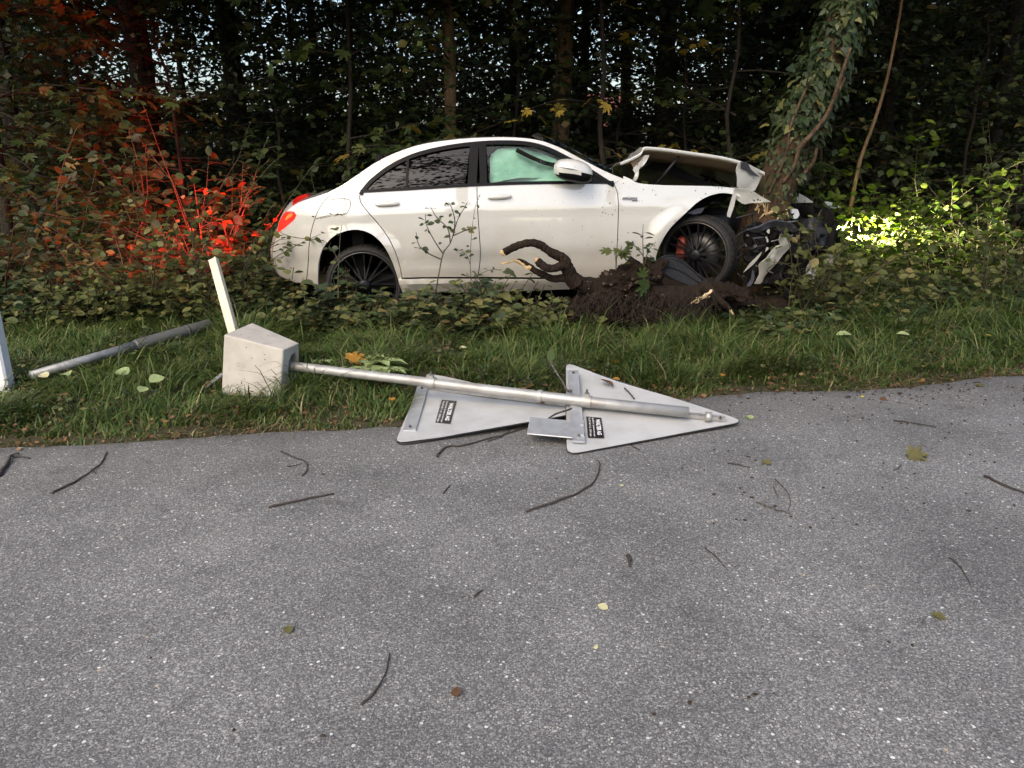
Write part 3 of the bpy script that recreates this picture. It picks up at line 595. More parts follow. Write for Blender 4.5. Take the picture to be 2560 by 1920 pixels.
tree('young trunk far back over the fuel flap', 745, 15, .08, 9, 109, 22, (.8, 5.5), (1.0, 2.4), size=.115)
tree('far trunk behind the car roof between the brown trunk and the ivy', 1265, 15.5, .12, 10, 110, 30, (.8, 6), (1.2, 2.8), size=.12)
tree('far trunk just left of the leaning tree', 1775, 15, .10, 11, 111, 22, (.8, 6), (1.2, 2.6), size=.12)
tree('dark tree in the gloom right of the leaning tree', 2200, 12.5, .2, 11, 112, 36, (.6, 5.5), (1.2, 2.8))
tree('dark tree filling the top corner over the shrubs', 2480, 11.5, .22, 11, 113, 44, (.8, 5.5), (1.2, 3.0))
tree('tree behind the shrubs at the edge of the picture past the headlight glow', 2660, 13.5, .25, 12, 114, 36, (.6, 6), (1.4, 3.0))
tree('tree in the deep shade at the edge of the picture behind the white post', 40, 13.5, .24, 11, 115, 40, (.6, 5.5), (1.4, 3.0))
tree('tree between the shaded corner and the thick trunk over the white post', 190, 16.5, .2, 11, 116, 20, (1.0, 6), (1.4, 2.8), size=.12)
tree('far tree low behind the boot', 800, 18, .2, 11, 117, 30, (.5, 5), (1.4, 3.0), size=.14, gap=.08)
tree('far tree low behind the roof', 1450, 18.5, .2, 11, 118, 34, (.5, 6), (1.4, 3.0), size=.14, gap=.08)
tree('far tree closing the view behind the leaning tree', 2010, 17, .22, 12, 119, 46, (.5, 7), (1.4, 3.2), size=.14, gap=.08)
tree('near maple reaching its big leaves over the red-lit bush', -40, 9.2, .12, 9, 120, 34, (1.9, 5), (1.2, 2.8), size=.14, gap=.10, leaf='maple', tmpl=T_MAPLE, name='maple_tree', azr=(-1.6, 1.0), tw=.2)
tree('near maple with light green leaves over the boot', 880, 9.6, .05, 8, 121, 18, (2.15, 4), (.8, 1.7), size=.15, gap=.11, leaf='maple', tmpl=T_MAPLE, name='maple_tree', tw=.22)
tree('yellowing maple sapling above the windscreen', 1490, 9.9, .06, 6.5, 122, 6, (1.8, 3.4), (.6, 1.2), size=.13, gap=.20, leaf='yellow', tmpl=T_MAPLE, name='maple_tree', upper=0, tw=.32)
tree('slim maple overhanging the bonnet and the leaning tree', 1850, 9.3, .045, 7, 123, 14, (1.9, 4), (.8, 1.6), size=.13, gap=.12, leaf='maple', tmpl=T_MAPLE, name='maple_tree', tw=.25, upper=300)

for i, (u_, y_, hh_, nb_, l_) in enumerate(((250, 10.2, 4.2, 26, 'slender leafy sapling left of the thick trunk over the white post'), (690, 10.4, 4.2, 24, 'slender leafy sapling above the boot lid'), (1030, 10.8, 4.4, 26, 'leafy sapling left of the brown trunk'), (1270, 10.6, 4.2, 24, 'leafy sapling right of the brown trunk'), (1530, 11.2, 4.4, 24, 'leafy sapling behind the windscreen foot'), (1730, 10.8, 4.2, 26, 'leafy sapling over the crumpled bonnet'), (2060, 10.4, 4.4, 30, 'leafy sapling close behind the leaning tree'), (2380, 10.2, 4.2, 30, 'leafy sapling above the headlight glow'), (60, 10.6, 4.4, 30, 'leafy sapling in the dark corner above the white post'), (2560, 10.4, 4.2, 28, 'leafy sapling in the dark corner above the lit shrubs'), (840, 11.6, 4.6, 26, 'leafy sapling deep behind the rear window'), (450, 10.0, 4.2, 18, 'leafy sapling between the two thick trunks'))):
    tree(l_, u_, y_, .045, hh_, 130 + i, int(nb_ * .62), (.5, 3.7), (.6, 1.5), size=.105, gap=.06, leaf='understory', name='forest_sapling', group='saplings under the wood', upper=0)
def shrub(label, u, yb, seed, stems, h, size, leaf='understory', tmpl=T_MED, gap=.06, spread=.6, name='shrub', group='shrubs beside the car', tw=.11, twl=(.15, .35), r0=.008, zoff=0.):
    p = dy(u, 500, yb); x = p[0]; z = gh(x, yb); t = thing(name, label, 'shrub', (x, yb, z), group); f = Foliage(seed); r = f.r
    for i in range(stems):
        a = r.uniform(0, 6.28); b0 = np.array([x + math.cos(a) * r.uniform(0, .15), yb + math.sin(a) * r.uniform(0, .15), z - .02 + zoff])
        f.branch(b0, a, math.atan2(1, spread * r.uniform(.2, 1.4)), h * r.uniform(.65, 1.1), size, gap, tw=tw, twl=twl, r0=r0)
    leaves_obj('foliage', [f.arrays(tmpl)], LEAF[leaf], t); f.wood.build('stem', MAT['stem'], t); return t
# the shrubs catching the tail lamp
shrub('broad-leaved bush glowing red beside the lit tail lamp', 520, 7.95, 201, 13, 1.75, .10, 'understory', T_HI, .085)
shrub('bush behind the red glow, left of the tail lamp', 380, 8.2, 202, 9, 1.9, .10, 'understory', T_HI, .085)
shrub('dark bush deep behind the white post', 120, 8.0, 203, 9, 1.7, .10, 'understory', T_HI, .085)
shrub('red-edged bush low behind the rear bumper', 640, 7.5, 204, 9, .95, .085, 'understory', T_HI, .075)
shrub('dark bush at the picture edge over the snapped pipe', -60, 7.2, 205, 7, 1.3, .09, 'understory', T_HI, .08)
# yellow-green shrub in front of them
shrub('yellow-green leafy bush behind the pale wooden stake', 480, 6.68, 206, 13, 1.22, .070, 'shrub', T_HI, .045, .42)
shrub('yellow-green leafy bush behind the raised end of the snapped pipe', 320, 6.75, 207, 12, 1.0, .070, 'shrub', T_HI, .045, .6)
shrub('small leafy bush low between the pipe and the white post', 130, 6.8, 208, 8, .55, .06, 'bramble', T_HI, .045, .9)
# right of the leaning tree, in the headlamp beam
shrub('bright green bush in the middle of the headlight glow', 2215, 8.2, 211, 14, 1.05, .085, 'bright', T_HI, .07)
shrub('bright green bush just past the wrecked front, in the beam', 2150, 8.75, 212, 13, 1.1, .085, 'bright', T_HI, .07)
shrub('small brightest bush right at the headlight', 2165, 8.3, 230, 14, 1.0, .08, 'bright', T_HI, .05)
shrub('green bush lit along its middle at the picture edge', 2450, 8.2, 213, 9, 1.1, .085, 'bright', T_HI, .07)
shrub('tall dim green bush behind the headlight glow', 2290, 9.4, 214, 10, 1.7, .10, 'bright', T_HI, .085)
shrub('tall dim bush in the corner behind the lit one', 2540, 9.0, 215, 10, 1.8, .10, 'understory', T_HI, .085)
shrub('pale yellowish bush low in front of the wrecked bumper', 2130, 7.05, 216, 6, .62, .070, 'pale', T_HI, .08, .7)
shrub('olive green bush in front of the broken front end', 2072, 7.0, 217, 13, 1.05, .075, 'shrub', T_HI, .075, .35)
shrub('thin olive bush just right of the torn bumper skin', 2015, 6.95, 231, 5, .8, .068, 'shrub', T_HI, .085, .3)
shrub('low dark green bush at the grass edge below the lit leaves', 2330, 7.5, 218, 8, .62, .07, 'shrub', T_HI, .06, .9)
shrub('olive bush low at the picture edge right of the glow', 2530, 7.4, 219, 8, .75, .07, 'shrub', T_HI, .06, .8)
shrub('leafy bush filling the gap behind the leaning tree', 1960, 9.6, 220, 9, 1.6, .09, 'understory', T_HI, .08)
shrub('bush behind the crumpled bonnet', 1700, 9.6, 221, 8, 1.35, .09, 'understory', T_HI, .08)
shrub('bush behind the sloping boot lid', 800, 9.3, 222, 8, 1.6, .09, 'understory', T_HI, .08)

# dead slanted stick on the right
stk = spline([dy(2150, 400, 9.0), dy(2200, 260, 9.0), dy(2232, 130, 9.0), dy(2262, -40, 9.0)], 4)
g0 = dy(2105, 560, 9.0); g0[2] = gh(g0[0], 9.0)
stk = np.concatenate([[g0], stk])
V, F = tube(stk, np.linspace(.022, .012, len(stk)), 7, wob=.1)
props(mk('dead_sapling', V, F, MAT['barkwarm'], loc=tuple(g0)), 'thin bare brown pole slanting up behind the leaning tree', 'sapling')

# ------------------------------------------------------------------ wood on the other side of the road: it shows as dark patches in the car's windows and paint
r = np.random.RandomState(77); P = []
for k in range(46):
    x = -34 + k * 1.5; h = 2.0 + 1.0 * math.sin(k * .9) + r.uniform(-.4, .8); n = 330
    u_ = unit(r.normal(0, 1, (n, 3))) * r.uniform(.3, 1, (n, 1)) ** .5
    P.append(np.array([x, -19 + r.uniform(-2, 2) + .2 * x, h * .5]) + u_ * np.array([2.0, 1.6, h * .55]))
P = np.concatenate(P); D = r.normal(0, 1, P.shape); N = r.normal(0, 1, P.shape)
props(leaves_obj('far_treeline', [leaf_arrays(T_LOW, P, D, N, r.uniform(.35, .7, len(P)))], LEAF['forest']), 'dark line of trees across the road mirrored in the car windows', 'treeline', kind='stuff')

def across(label, x, y, seed, h):
    t = thing('roadside_tree', label, 'tree', (x, y, 0), 'trees across the road'); f = Foliage(seed); rr = f.r
    mk('trunk', *tube(spline([(x, y, -.1), (x + .1, y, h * .4), (x, y + .3, h)], 6), np.linspace(.22, .08, 13), 10, wob=.08), MAT['bark'], t)
    for k in range(38): f.branch(np.array([x, y, rr.uniform(h * .42, h)]), rr.uniform(0, 6.28), rr.uniform(-.1, .5), rr.uniform(2.0, 4.2), .24, .17, tw=.38, twl=(.5, 1.1), r0=.03)
    leaves_obj('crown', [f.arrays(T_LOW)], LEAF['understory'], t); f.wood.build('limbs', MAT['bark'], t)
across('tall tree across the road mirrored in the rear door glass', .6, -5.5, 401, 17.5); across('tall tree across the road mirrored in the front door glass', 5.0, -6.0, 402, 18); across('tall tree across the road mirrored in the rear quarter glass', -4.2, -5.5, 403, 17)
# far side of the wood: one leafy mass with the evening sky behind it
r = np.random.RandomState(88); n = 225000; P = np.stack([r.uniform(-21, 21, n), r.uniform(17.5, 27, n), .1 + 7.8 * r.uniform(0, 1, n) ** 1.15], -1)
nv = np.array([mnoise.noise(Vector((p[0] * .55, p[1] * .35, p[2] * .75))) + .6 * mnoise.noise(Vector((p[0] * 1.7, p[1] * .9, p[2] * 2.1))) for p in P])
uu = P[:, 0] / P[:, 1]; open_ = .23 * np.exp(-((uu + .36) / .19) ** 2) + .15 * np.exp(-((uu - .13) / .09) ** 2) - .30 * smooth((uu - .28) / .1) - .3 * smooth((-uu - .55) / .1)
k = nv > -.62 + 4.6 * open_ - .5 * smooth((2.6 - P[:, 2]) / 1.2); P = P[k]
m1 = 46000; yy = r.uniform(15, 22, m1); sgn = np.where(r.uniform(0, 1, m1) < .72, 1, -1); P = np.vstack([P, np.stack([sgn * yy * r.uniform(.27, .78, m1) * np.where(sgn < 0, 1.0, 1.0), yy, r.uniform(.2, 6.2, m1)], -1)[np.where(sgn < 0, True, True)]])
P = P[~((P[:, 0] / P[:, 1] < -.27) & (P[:, 0] / P[:, 1] > -.52) & (P[:, 1] < 17.5))]
m2 = 30000; P = np.vstack([P, np.stack([r.uniform(-15, 15, m2), r.uniform(14, 20, m2), r.uniform(.1, 2.3, m2)], -1)]); n = len(P)
props(leaves_obj('far_wood', [leaf_arrays(T_LOW, P, r.normal(0, 1, (n, 3)), r.normal(0, .7, (n, 3)) + [0, -.3, 1], r.uniform(.10, .22, n))], LEAF['forest']), 'dark leafy mass of the wood far behind the trunks with sky showing through', 'wood', kind='stuff')

# ------------------------------------------------------------------ the house beyond the wood
hb = dy(1512, 330, 60); hx = hb[0]
hs_ = thing('distant_house', 'small pinkish house glimpsed through the trees above the bonnet', 'house', (hx, 60, .25))
RED = pm('red_brick_render', (.55, .16, .13), .9, noise=.6, nscale=1.5, col2=(.6, .35, .3)); WALLW = pm('house_render', (.62, .58, .55), .9); ROOF = pm('house_tiles', (.20, .07, .05), .9, bump=.4, nscale=8)
mk('wall', *box((hx, 62, 2.0), (1.3, 2, 1.9)), RED, hs_, False)
mk('roof', [(hx - 1.8, 59.6, 3.9), (hx + 1.8, 59.6, 3.9), (hx + 1.8, 64.4, 3.9), (hx - 1.8, 64.4, 3.9), (hx - 1.8, 62, 5.6), (hx + 1.8, 62, 5.6)], [(0, 1, 5, 4), (2, 3, 4, 5), (0, 4, 3), (1, 2, 5), (0, 3, 2, 1)], ROOF, hs_, False)
for dx_ in (-.75, .75):
    wd = mk('window', *box((hx + dx_, 59.98, 2.3), (.42, .04, .6)), WALLW, hs_, False); mk('pane', *box((hx + dx_, 59.93, 2.3), (.34, .02, .52)), MAT['trimblack'], wd, False)
# ------------------------------------------------------------------ the car
PSI = rad(5.0); CP = np.array([0, 6.80, 0]); CL = np.array([math.cos(PSI), math.sin(PSI), 0]); CN = np.array([math.sin(PSI), -math.cos(PSI), 0]); CU = np.array([0, 0, 1.0])
CW = 1.86                                            # width of the body
def carw(x, q, z): return CP + CL * x + CN * q + CU * z
def cray(u, v, q):
    d = ray(u, v); X_ = CAM + d * (np.dot(CP + CN * q - CAM, CN) / np.dot(d, CN)); return np.dot(X_ - CP, CL), X_[2]
_belt = [cray(*Z1(*p), -.06) for p in ((578, 402), (800, 390), (1000, 378), (1222, 365), (1500, 355), (1978, 352))]
BX, BZ = np.array([p[0] for p in _belt]), np.array([p[1] for p in _belt])
XT = cray(*Z1(88, 730), -.3)[0]                       # tail
def zbelt(x): return np.interp(x, BX, BZ, left=BZ[0] - .0) + np.where(x > BX[-1], 0.0, 0.0)
HUBR = Z1(597, 918); HUBF = Z2(755, 975)
RX, RZ = cray(*HUBR, -.03); FX, FZ = cray(*HUBF, -.03)
def side_q(x, z):
    zb = zbelt(x); zs = .34 + .0 * x; t = (z - zs) / (zb - zs)
    low = -.055 * ((t - .52) / .5) ** 2 + .010 * np.exp(-((t - .80) / .045) ** 2) - .010 * np.exp(-((t - .30) / .06) ** 2)
    ab = np.maximum(z - zb, 0); q = np.where(z <= zb, np.maximum(low, -.12), -.055 * (.48 / .5) ** 2 - .36 * ab - .25 * ab ** 2)
    d = np.clip((x - XT) / .85, 0, 1); q = q - .34 * (1 - d) ** 2.4
    d2 = np.clip((x - 1.75) / .8, 0, 1); q = q - .05 * d2 ** 2
    for hx, hz in ((RX, RZ), (FX, FZ)):               # flared arches
        rr = np.hypot(x - hx, z - hz); q = q + .022 * np.exp(-((rr - .40) / .07) ** 2)
    return q
def carpt(u, v, dq=0.0):
    q = -.06
    for _ in range(5):
        x, z = cray(u, v, q + dq); q = .5 * q + .5 * float(side_q(x, z))
    return x, z
def c2(pts, Z=Z1, k=5, sm=True):
    P = np.array([carpt(*Z(*p)) for p in pts]); return spline(P, k) if sm and len(P) > 2 else P
def resamp(P, step):
    P = np.asarray(P); d = np.r_[0, np.cumsum(np.linalg.norm(np.diff(P, axis=0), axis=1))]; n = max(2, int(d[-1] / step) + 1); s = np.linspace(0, d[-1], n)
    return np.stack([np.interp(s, d, P[:, 0]), np.interp(s, d, P[:, 1])], -1)
def loop(*segs, step=.035):
    out = []
    for s in segs:
        s = resamp(s, step); out += [p for p in s if not out or np.hypot(*(p - out[-1])) > .004]
    if np.hypot(*(out[0] - out[-1])) < .004: out.pop()
    return np.array(out)
def area2(P): x, y = P[:, 0], P[:, 1]; return .5 * np.sum(x * np.roll(y, -1) - np.roll(x, -1) * y)
def inset(P, g):
    if area2(P) < 0: P = P[::-1]
    a = P - np.roll(P, 1, 0); b = np.roll(P, -1, 0) - P; n1 = np.stack([-a[:, 1], a[:, 0]], -1); n2 = np.stack([-b[:, 1], b[:, 0]], -1)
    n = unit(unit(n1) + unit(n2)); return P + n * g
def inside(P, Q):
    x, y = Q[:, 0], Q[:, 1]; r_ = np.zeros(len(Q), bool); j = len(P) - 1
    for i in range(len(P)):
        c = ((P[i, 1] > y) != (P[j, 1] > y)) & (x < (P[j, 0] - P[i, 0]) * (y - P[i, 1]) / (P[j, 1] - P[i, 1] + 1e-12) + P[i, 0]); r_ ^= c; j = i
    return r_
def fill(P, step=.045):
    lo, hi = P.min(0), P.max(0); gx, gy = np.meshgrid(np.arange(lo[0], hi[0], step), np.arange(lo[1], hi[1], step)); gx[1::2] += step / 2
    Q = np.stack([gx.ravel(), gy.ravel()], -1); Q = Q[inside(inset(P, step * .4), Q)] if len(Q) else Q
    vs_ = [Vector(p) for p in P] + [Vector(q) for q in Q]
    r_ = delaunay_2d_cdt(vs_, [], [list(range(len(P)))], 1, 1e-5)
    return np.array([tuple(v) for v in r_[0]]), [tuple(f) for f in r_[2]]
def panel(name, P, mat, parent, gap=.0035, dq=0.0, step=.045, thick=.014, far=False, qf=None, label=None):
    P = inset(P, gap); V2, F = fill(P, step); q = (qf or side_q)(V2[:, 0], V2[:, 1]) + dq
    if far: q = -CW - q
    V = np.array([carw(x, qq, z) for (x, z), qq in zip(V2, q)])
    # outward-facing triangles
    f0 = F[0]; n = np.cross(V[f0[1]] - V[f0[0]], V[f0[2]] - V[f0[0]])
    if np.dot(n, CN) * (-1 if far else 1) < 0: F = [f[::-1] for f in F]
    o = mk(name, V, F, mat, parent)
    if thick: solid(o, thick, -1)
    if label: o['label'] = label
    return o
def bothsides(name, P, mat, parent, **k): panel(name, P, mat, parent, **k); k.pop('label', None); return panel(name, P, mat, parent, far=True, **k)

cb = carw(0.2, -.9, .0); cb[2] = gh(cb[0], cb[1])
CAR = thing('crashed_car', 'white saloon car with crushed front end, rammed against the leaning tree', 'car', cb)
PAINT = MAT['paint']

# outlines (traced along the side of the car)
sil_tail = [(132, 868), (112, 845), (92, 795), (86, 730), (96, 680), (118, 615)]
sil_tail2 = [(118, 615), (135, 560), (165, 505), (200, 474)]
sil_trunk = [(200, 474), (250, 448), (320, 425), (395, 400)]
sil_rear = [(395, 400), (470, 362), (580, 288), (650, 240), (720, 202), (800, 168)]
sil_roof = [(800, 168), (880, 142), (960, 124), (1060, 110), (1160, 100), (1260, 95), (1360, 93), (1440, 95), (1520, 102), (1590, 116)]
sil_a = [(1590, 116), (1650, 138), (1700, 160), (1760, 192), (1850, 240), (1950, 290), (2030, 322)]
win_top = [(578, 402), (600, 370), (640, 325), (700, 277), (760, 238), (830, 203), (900, 177), (1000, 152), (1100, 134), (1200, 122), (1300, 115), (1400, 114), (1480, 118), (1550, 130), (1620, 152), (1680, 180), (1750, 217), (1850, 272), (1920, 317), (1978, 352)]
belt = [(1978, 352), (1760, 352), (1500, 355), (1222, 365), (1000, 378), (800, 390), (578, 402)]
arch_r = [(790, 905), (772, 842), (742, 762), (702, 692), (652, 642), (600, 616), (550, 608), (500, 615), (442, 637), (400, 672), (366, 722), (348, 790), (344, 850), (344, 912)]
door_rear_edge = [(578, 402), (573, 430), (584, 464), (624, 514), (684, 584), (734, 654), (772, 734), (796, 812), (808, 872)]
seam_b = [(1222, 365), (1223, 430), (1227, 520), (1234, 620), (1240, 710), (1239, 780), (1230, 845), (1225, 869)]
door_front_edge = [(1978, 352), (1992, 380), (2001, 420), (2004, 500), (2001, 600), (1997, 690), (1993, 790), (1986, 876)]
bump_seam = [(150, 632), (200, 648), (290, 658), (380, 668), (392, 680)]
light = [(118, 622), (120, 590), (133, 550), (160, 511), (192, 503), (219, 514), (217, 540), (192, 566), (152, 600)]

W_ = c2(win_top); B_ = c2(belt); S_t = c2(sil_tail2); S_k = c2(sil_trunk); S_r = c2(sil_rear); S_o = c2(sil_roof); S_a = c2(sil_a)
AR = c2(arch_r); DR = c2(door_rear_edge); SB = c2(seam_b); DF = c2(door_front_edge)
fend_top = [(-60, 222), (100, 300), (170, 340), (230, 362), (270, 386), (310, 402), (400, 411), (500, 417), (700, 421), (850, 424), (960, 430), (1060, 440)]
FT = c2(fend_top, Z2)
AF = c2([(1165, 548), (1090, 512), (1030, 491), (960, 485), (885, 500), (822, 526), (760, 566), (702, 618), (650, 668), (602, 712), (560, 756), (520, 812), (490, 862), (466, 912), (450, 962), (440, 1012), (436, 1060)], Z2)
abase = c2([(1978, 352), (2035, 326)], sm=False)
# side frame with C-pillar, roof rail, A-pillar and rear wing
arch_top_i = np.argmin(np.abs(AR[:, 0] - c2([(392, 680)], sm=False)[0, 0]) + 10 * (np.arange(len(AR)) < len(AR) // 2))
wing = loop(S_t[::-1][::-1], S_k, S_r, S_o, S_a, abase[::-1], W_[::-1], DR, c2([(808, 872), (790, 905)], sm=False), AR[:arch_top_i + 1], c2(bump_seam)[::-1], c2([(150, 632), (118, 615)], sm=False))
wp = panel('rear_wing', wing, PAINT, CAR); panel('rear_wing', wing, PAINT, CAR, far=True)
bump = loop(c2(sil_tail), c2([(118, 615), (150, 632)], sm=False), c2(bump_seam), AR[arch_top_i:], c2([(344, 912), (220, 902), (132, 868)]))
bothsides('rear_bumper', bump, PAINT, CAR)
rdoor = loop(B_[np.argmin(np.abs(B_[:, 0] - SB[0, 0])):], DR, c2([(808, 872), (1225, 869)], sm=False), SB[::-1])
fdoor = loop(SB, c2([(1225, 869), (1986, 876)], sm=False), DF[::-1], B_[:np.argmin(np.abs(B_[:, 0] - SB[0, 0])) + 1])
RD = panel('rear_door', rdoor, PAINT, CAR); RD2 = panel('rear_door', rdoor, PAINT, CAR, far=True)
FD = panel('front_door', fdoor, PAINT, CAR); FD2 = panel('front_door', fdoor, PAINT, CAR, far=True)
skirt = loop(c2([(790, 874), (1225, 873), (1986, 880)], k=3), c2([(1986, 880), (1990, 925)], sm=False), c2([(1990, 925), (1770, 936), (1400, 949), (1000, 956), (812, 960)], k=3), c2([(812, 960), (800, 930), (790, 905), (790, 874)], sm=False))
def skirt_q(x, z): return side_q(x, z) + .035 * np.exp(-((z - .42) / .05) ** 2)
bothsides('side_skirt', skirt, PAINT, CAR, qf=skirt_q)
def fend_q(x, z):
    q = side_q(x, z); k = np.clip((x - 1.95) / .5, 0, 1) ** 1.3
    return q + k * (.035 * np.sin(x * 31 + z * 17) + .03 * np.sin(z * 43 - x * 12)) - .05 * k
fender = loop(DF[::-1][::-1][::-1], c2([(1978, 352), (2030, 322)], sm=False), FT[np.argmin(np.abs(FT[:, 0] - S_a[-1, 0])):], c2([(1060, 440), (1120, 452), (1165, 450), (1155, 500), (1165, 548)], Z2, sm=False), AF, c2([(436, 1060), (128, 1130)], Z2, sm=False))
panel('front_wing', fender, PAINT, CAR, qf=fend_q, step=.035, label='white front wing, mud-spattered, torn at the front')
# dark inner shell that the shut lines show
shell = loop(c2([(600, 440), (900, 420), (1300, 400), (1940, 395), (1960, 860), (1225, 840), (830, 850), (760, 690), (640, 530), (600, 440)], sm=False))
bothsides('inner_shell', shell, MAT['cabin'], CAR, dq=-.05)

# over-the-top skins: lofted from this side of the car to the other
def loft(name, P, mat, bul=.06, n=18, pw=3.0, parent=CAR, lbl=None, qn=None, qfar=None):
    P = np.asarray(P); T = np.gradient(P, axis=0); Nn = unit(np.stack([-T[:, 1], T[:, 0]], -1)); V = []
    for (x, z), nn in zip(P, Nn):
        q0 = float(side_q(x, z)); q1 = -CW - q0
        for t in np.linspace(0, 1, n + 1):
            t = .5 - .5 * math.cos(math.pi * t) if n > 8 else t
            b_ = bul * (1 - abs(2 * t - 1) ** pw); V.append(carw(x + nn[0] * b_, q0 + (q1 - q0) * t, z + nn[1] * b_))
    n1 = n + 1; F = [(i * n1 + j, (i + 1) * n1 + j, (i + 1) * n1 + j + 1, i * n1 + j + 1) for i in range(len(P) - 1) for j in range(n)]
    o = mk(name, V, F, mat, parent)
    return o
GLASS_D = glassmat('privacy_glass', (.5, .6, .55), .06); GLASS = glassmat('tinted_glass', (.62, .86, .76), .85); GLASS_W = glassmat('windscreen_glass', (.6, .7, .65), .35)
loft('bumper_centre', c2(sil_tail), PAINT, .07, pw=4)
loft('tailgate_panel', S_t, PAINT, .06, pw=4)
loft('boot_lid', S_k, PAINT, .018, pw=4)
loft('rear_window', S_r, GLASS_D, .02)
loft('roof', S_o, PAINT, .012, pw=2.6)
ws = loft('windscreen', S_a, GLASS_W, .085, pw=2.4)
# floor pan and cabin
fl = loop(c2([(140, 862), (344, 905), (350, 880)], sm=False), c2([(790, 900), (1980, 900)], sm=False), c2([(430, 700), (300, 600)], Z2, sm=False), c2([(1900, 560), (1225, 560), (600, 560), (250, 600)], sm=False))
for q_ in (-.10,):
    zf = .42
    mk('floor_pan', *box(carw((XT + 2.3) / 2, -CW / 2, zf), ((2.3 - XT) / 2 - .8, CW / 2 - .12, .06), (CL, CN, CU)), MAT['cabin'], CAR, False)
mk('bulkhead', *box(carw(1.05, -CW / 2, .85), (.05, CW / 2 - .14, .38), (CL, CN, CU)), MAT['cabin'], CAR, False)
mk('rear_bulkhead', *box(carw(-1.35, -CW / 2, .85), (.05, CW / 2 - .2, .40), (CL, CN, CU)), MAT['cabin'], CAR, False)
for q_ in (-.48, -1.38):
    for xs_, nm in ((-.05, 'front_seat'), (-.98, 'rear_seat')):
        V, F = ellipsoid(carw(xs_, q_, 1.0), (.10, .25, .38), (CL * .94 - CU * .34, CN, CU * .94 + CL * -.34), 16, 10, .6); s_ = mk(nm, V, F, MAT['cabin'], CAR)
        V, F = ellipsoid(carw(xs_ - .16, q_, 1.42), (.05, .13, .09), (CL, CN, CU), 12, 8, .7); mk('headrest', V, F, MAT['cabin'], s_)

# side windows: three panes, black frames
def xline(a, b): return c2([a, b], sm=False)
def between(P, x0, x1): return P[(P[:, 0] > min(x0, x1)) & (P[:, 0] < max(x0, x1))]
Wt = W_[np.argsort(W_[:, 0])]; Bt = B_[np.argsort(B_[:, 0])]
def pane(x0b, x0t, x1b, x1t, px=False):
    top = Wt[(Wt[:, 0] > x0t + .01) & (Wt[:, 0] < x1t - .01)]; bot = Bt[(Bt[:, 0] > x0b + .01) & (Bt[:, 0] < x1b - .01)]
    f = lambda P, x: np.array([x, np.interp(x, P[:, 0], P[:, 1])])
    return loop([f(Bt, x0b)] * 1 + [f(Wt, x0t)], np.array([f(Wt, x0t), *top, f(Wt, x1t)]), [f(Wt, x1t), f(Bt, x1b)], np.array([f(Bt, x1b), *bot[::-1], f(Bt, x0b)]))
X_ = lambda p: carpt(*Z1(*p))[0]
pq = pane(X_((600, 401)), X_((606, 366)), X_((826, 380)), X_((838, 203)))
pr_ = pane(X_((828, 380)), X_((840, 203)), X_((1168, 365)), X_((1187, 130)))
pf = pane(X_((1290, 355)), X_((1272, 125)), X_((1930, 352)), X_((1880, 290)))
for nm, P_, mt, dd, dd2 in (('quarter_glass', pq, GLASS_D, RD, RD2), ('window_glass', pr_, GLASS_D, RD, RD2), ('window_glass', pf, GLASS, FD, FD2)):
    panel(nm, P_, mt, dd, gap=.0, dq=-.012, thick=0); panel(nm, P_, mt, dd2, gap=.0, dq=-.012, thick=0, far=True)
def strip(P, wd, name, parent, dq=.004, mat=None, far=False):
    """a band along a path on the car's side"""
    P = resamp(P, .03); T = np.gradient(P, axis=0); n = unit(np.stack([-T[:, 1], T[:, 0]], -1)); V = []
    for p, nn in zip(P, n):
        for s_ in (-.5, .5):
            a = p + nn * wd * s_; q = float(side_q(a[0], a[1])) + dq
            V.append(carw(a[0], (-CW - q) if far else q, a[1]))
    F = [(2 * i, 2 * i + 1, 2 * i + 3, 2 * i + 2) for i in range(len(P) - 1)]
    o = mk(name, V, F, mat or MAT['trimblack'], parent); solid(o, .012, 0); return o
wi = lambda P, g: inset(P, g)
for far in (False, True):
    strip(inset(loop(W_), .0)[:1] if False else np.array([p - np.array([0, .016]) for p in W_]), .032, 'window_trim', CAR, far=far)
    strip(np.array([p + np.array([0, .010]) for p in B_]), .024, 'belt_trim', CAR, far=far)
    strip(xline((832, 385), (840, 208)), .020, 'window_divider', CAR, far=far)
    strip(xline((1195, 362), (1207, 128)), .075, 'door_pillar', RD if not far else RD2, far=far)
    strip(xline((1258, 360), (1251, 124)), .062, 'door_pillar', FD if not far else FD2, far=far)
corner = loop(c2([(1845, 350), (1880, 290), (1965, 345), (1972, 351)], sm=False), step=.02)
panel('mirror_triangle', corner, MAT['trimblack'], FD, dq=.002, gap=0)
# curtain airbag behind the front side glass
ab = loop(c2([(1300, 352), (1298, 200), (1340, 160), (1450, 150), (1600, 185), (1700, 235), (1800, 290), (1880, 345)], sm=False))
def ab_q(x, z): return side_q(x, z) - .10 + .026 * np.sin(x * 14 + z * 5) + .018 * np.sin(z * 30 + x * 9) + .008 * np.sin(x * 47 - z * 21)
panel('curtain_airbag', ab, MAT['airbag'], CAR, qf=ab_q, thick=.03, gap=0, label='pale green curtain airbag hanging behind the front window')
belt_ = [carw(*[(lambda p: (p[0], -.16, p[1]))(carpt(*Z1(*q))) for q in [(a, b)]][0]) for a, b in ((1440, 165), (1520, 205), (1610, 240), (1680, 250))]
V, F = tube(spline(belt_, 4), .02, 6); mk('seat_belt', V, F, MAT['cabin'], CAR)
